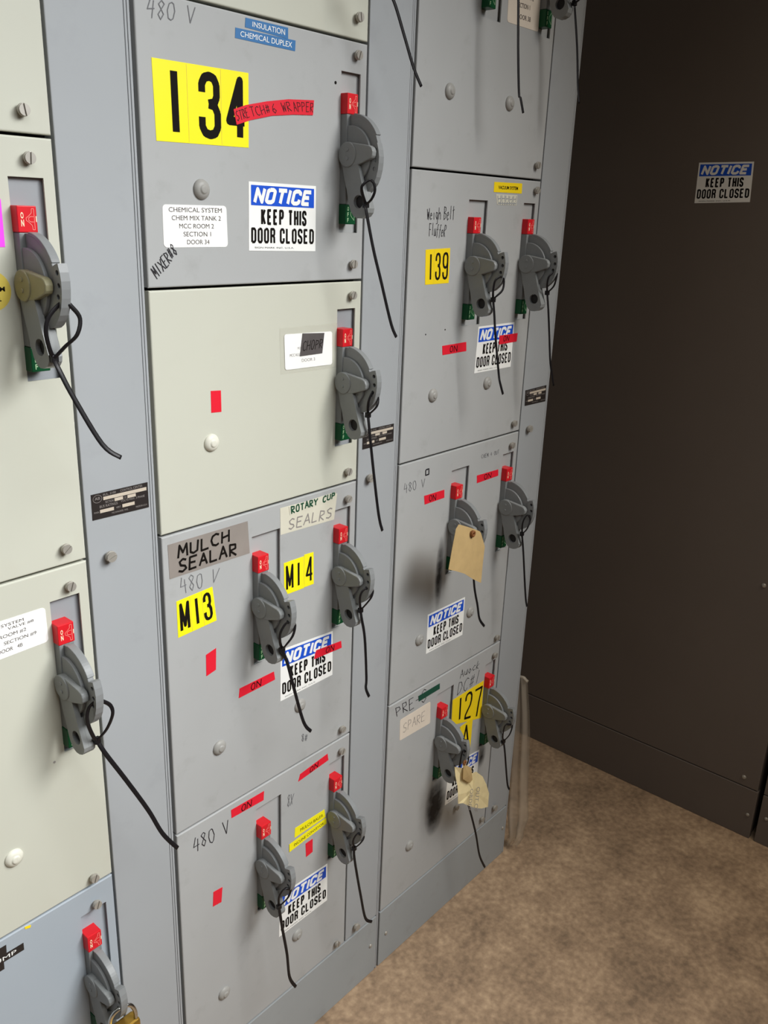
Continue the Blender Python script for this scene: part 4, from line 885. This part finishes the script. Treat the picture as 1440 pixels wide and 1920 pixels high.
put_text(bm, [(0.7350, 0.398), (0.7310, 0.334), (0.7170, 0.342), (0.7210, 0.406)], 'OUT OF', (0, 0, 1, 1), 0, 0.0865, FT)
put_text(bm, [(0.7080, 0.408), (0.7050, 0.352), (0.6930, 0.358), (0.6960, 0.414)], 'ORDER', (0, 0, 1, 1), 0, 0.0865, FT)
obj('lettering', bm, 'inkgrey', t, orient=False)

# ------------------------------------------------------------------ brass padlock on the lowest left switch
hx, hz = -0.508 + 0.3447, 0.6582 - 0.0425 - 0.1120
t = thing('padlock', 'brass padlock with chrome shackle on the lowest left switch', 'padlock', (hx + 0.01, -0.0767, hz - 0.07))
bm = bmesh.new()
top = hz - 0.030
sh = [(hx - 0.006, -0.070, top - 0.02), (hx - 0.008, -0.070, top + 0.004), (hx - 0.002, -0.0735, hz - 0.0105), (hx + 0.010, -0.0767, hz - 0.0065), (hx + 0.021, -0.079, hz - 0.0105), (hx + 0.026, -0.082, top + 0.004), (hx + 0.0245, -0.082, top - 0.02)]
tube(bm, spline(sh, 6), 0.0030, 0.0030, 12); obj('shackle', bm, 'chrome', t)
bm = bmesh.new(); box(bm, hx - 0.012, hx + 0.031, -0.088, -0.066, top - 0.050, top - 0.006, 0.004); obj('lock_body', bm, 'brass', t)

# ------------------------------------------------------------------ clear film hanging at the end of the row
t = thing('plastic_film', 'clear plastic film strip hanging at the right end of the cabinet row', 'plastic film', (1.03, -0.02, 0))
bm = bmesh.new()
rows = []
random.seed(3)
prof = [(0.515, 0.024, -0.010), (0.500, 0.024, -0.014), (0.424, 0.022, -0.0285), (0.365, 0.022, -0.0365), (0.30, 0.022, -0.041), (0.2145, 0.02, -0.046), (0.113, 0.02, -0.0516), (0.075, 0.012, -0.043), (0.040, 0.006, -0.038), (0.012, 0.012, -0.022)]
for z, ya, yb in prof:
    row = []
    for k in range(9):
        f = k / 8
        amp = 0.006 if z > 0.12 else 0.014
        row.append(bm.verts.new((1.032 + amp * math.sin(k * 1.9 + z * 6) + (0.010 * random.random() if z < 0.12 else 0.001), ya + (yb - ya) * f, z + (random.uniform(-.006, .006) if z < .12 else 0))))
    rows.append(row)
for i in range(len(rows) - 1):
    for k in range(8): bm.faces.new((rows[i][k], rows[i][k + 1], rows[i + 1][k + 1], rows[i + 1][k]))
bmesh.ops.subdivide_edges(bm, edges=bm.edges[:], cuts=1, use_grid_fill=True, smooth=0.6)
obj('sheet', bm, 'film', t, smooth=True)
bm = bmesh.new()
tube(bm, [(1.030, 0.022, 0.512), (1.033, 0.002, 0.514), (1.031, -0.012, 0.508)], 0.004, 0.0035, 8); obj('rolled_edge', bm, 'film', t)

# ------------------------------------------------------------------ charcoal enclosures on the right
def enclosure(y0, y1, label, screws, basescrews, sticker=None, scratch=None):
    """face at x = SIDEX looking towards -x; y0 (right in the photo) < y1"""
    t = thing('charcoal_enclosure', label, 'cabinet', (SIDEX + 0.3, (y0 + y1) / 2, 0), 'charcoal enclosures at the end of the aisle')
    bm = bmesh.new(); box(bm, SIDEX + 0.019, SIDEX + 0.6, y0 + 0.003, y1, 0.0, 2.32); obj('cabinet_body', bm, 'enclosure', t)
    bm = bmesh.new(); box(bm, SIDEX, SIDEX + 0.018, y0 + 0.003, y1, 0.1515, 2.30, 0.0014); dr = obj('door_panel', bm, 'enclosure', t)
    bm = bmesh.new(); box(bm, SIDEX - 0.002, SIDEX + 0.018, y0, y1, 0.0, 0.1490, 0.0014); bs = obj('base_plate', bm, 'enclosure', t)
    def rnd(p, par, r, off):
        b = bmesh.new(); bmesh.ops.create_uvsphere(b, u_segments=14, v_segments=8, radius=r)
        for v in b.verts: v.co.x *= 0.62
        obj('panel_screw', b, 'steel', par, local=Vector((SIDEX - off, p[0], p[1])) - ORG[par.name], smooth=True)
    for p in screws: rnd(p, dr, 0.0062, 0.0)
    for p in basescrews: rnd(p, bs, 0.0052, 0.002)
    if sticker: notice(sticker, dr, SIDE)
    return t
enclosure(-0.4650, 0.46, 'charcoal steel enclosure with one notice sticker, right of the cabinet row', D['dsc'][:2], D['dsc'][2:], D['nd'])
enclosure(-1.40, -0.4785, 'second charcoal enclosure, only a sliver visible at the right photo edge', [], D['dsc2'])
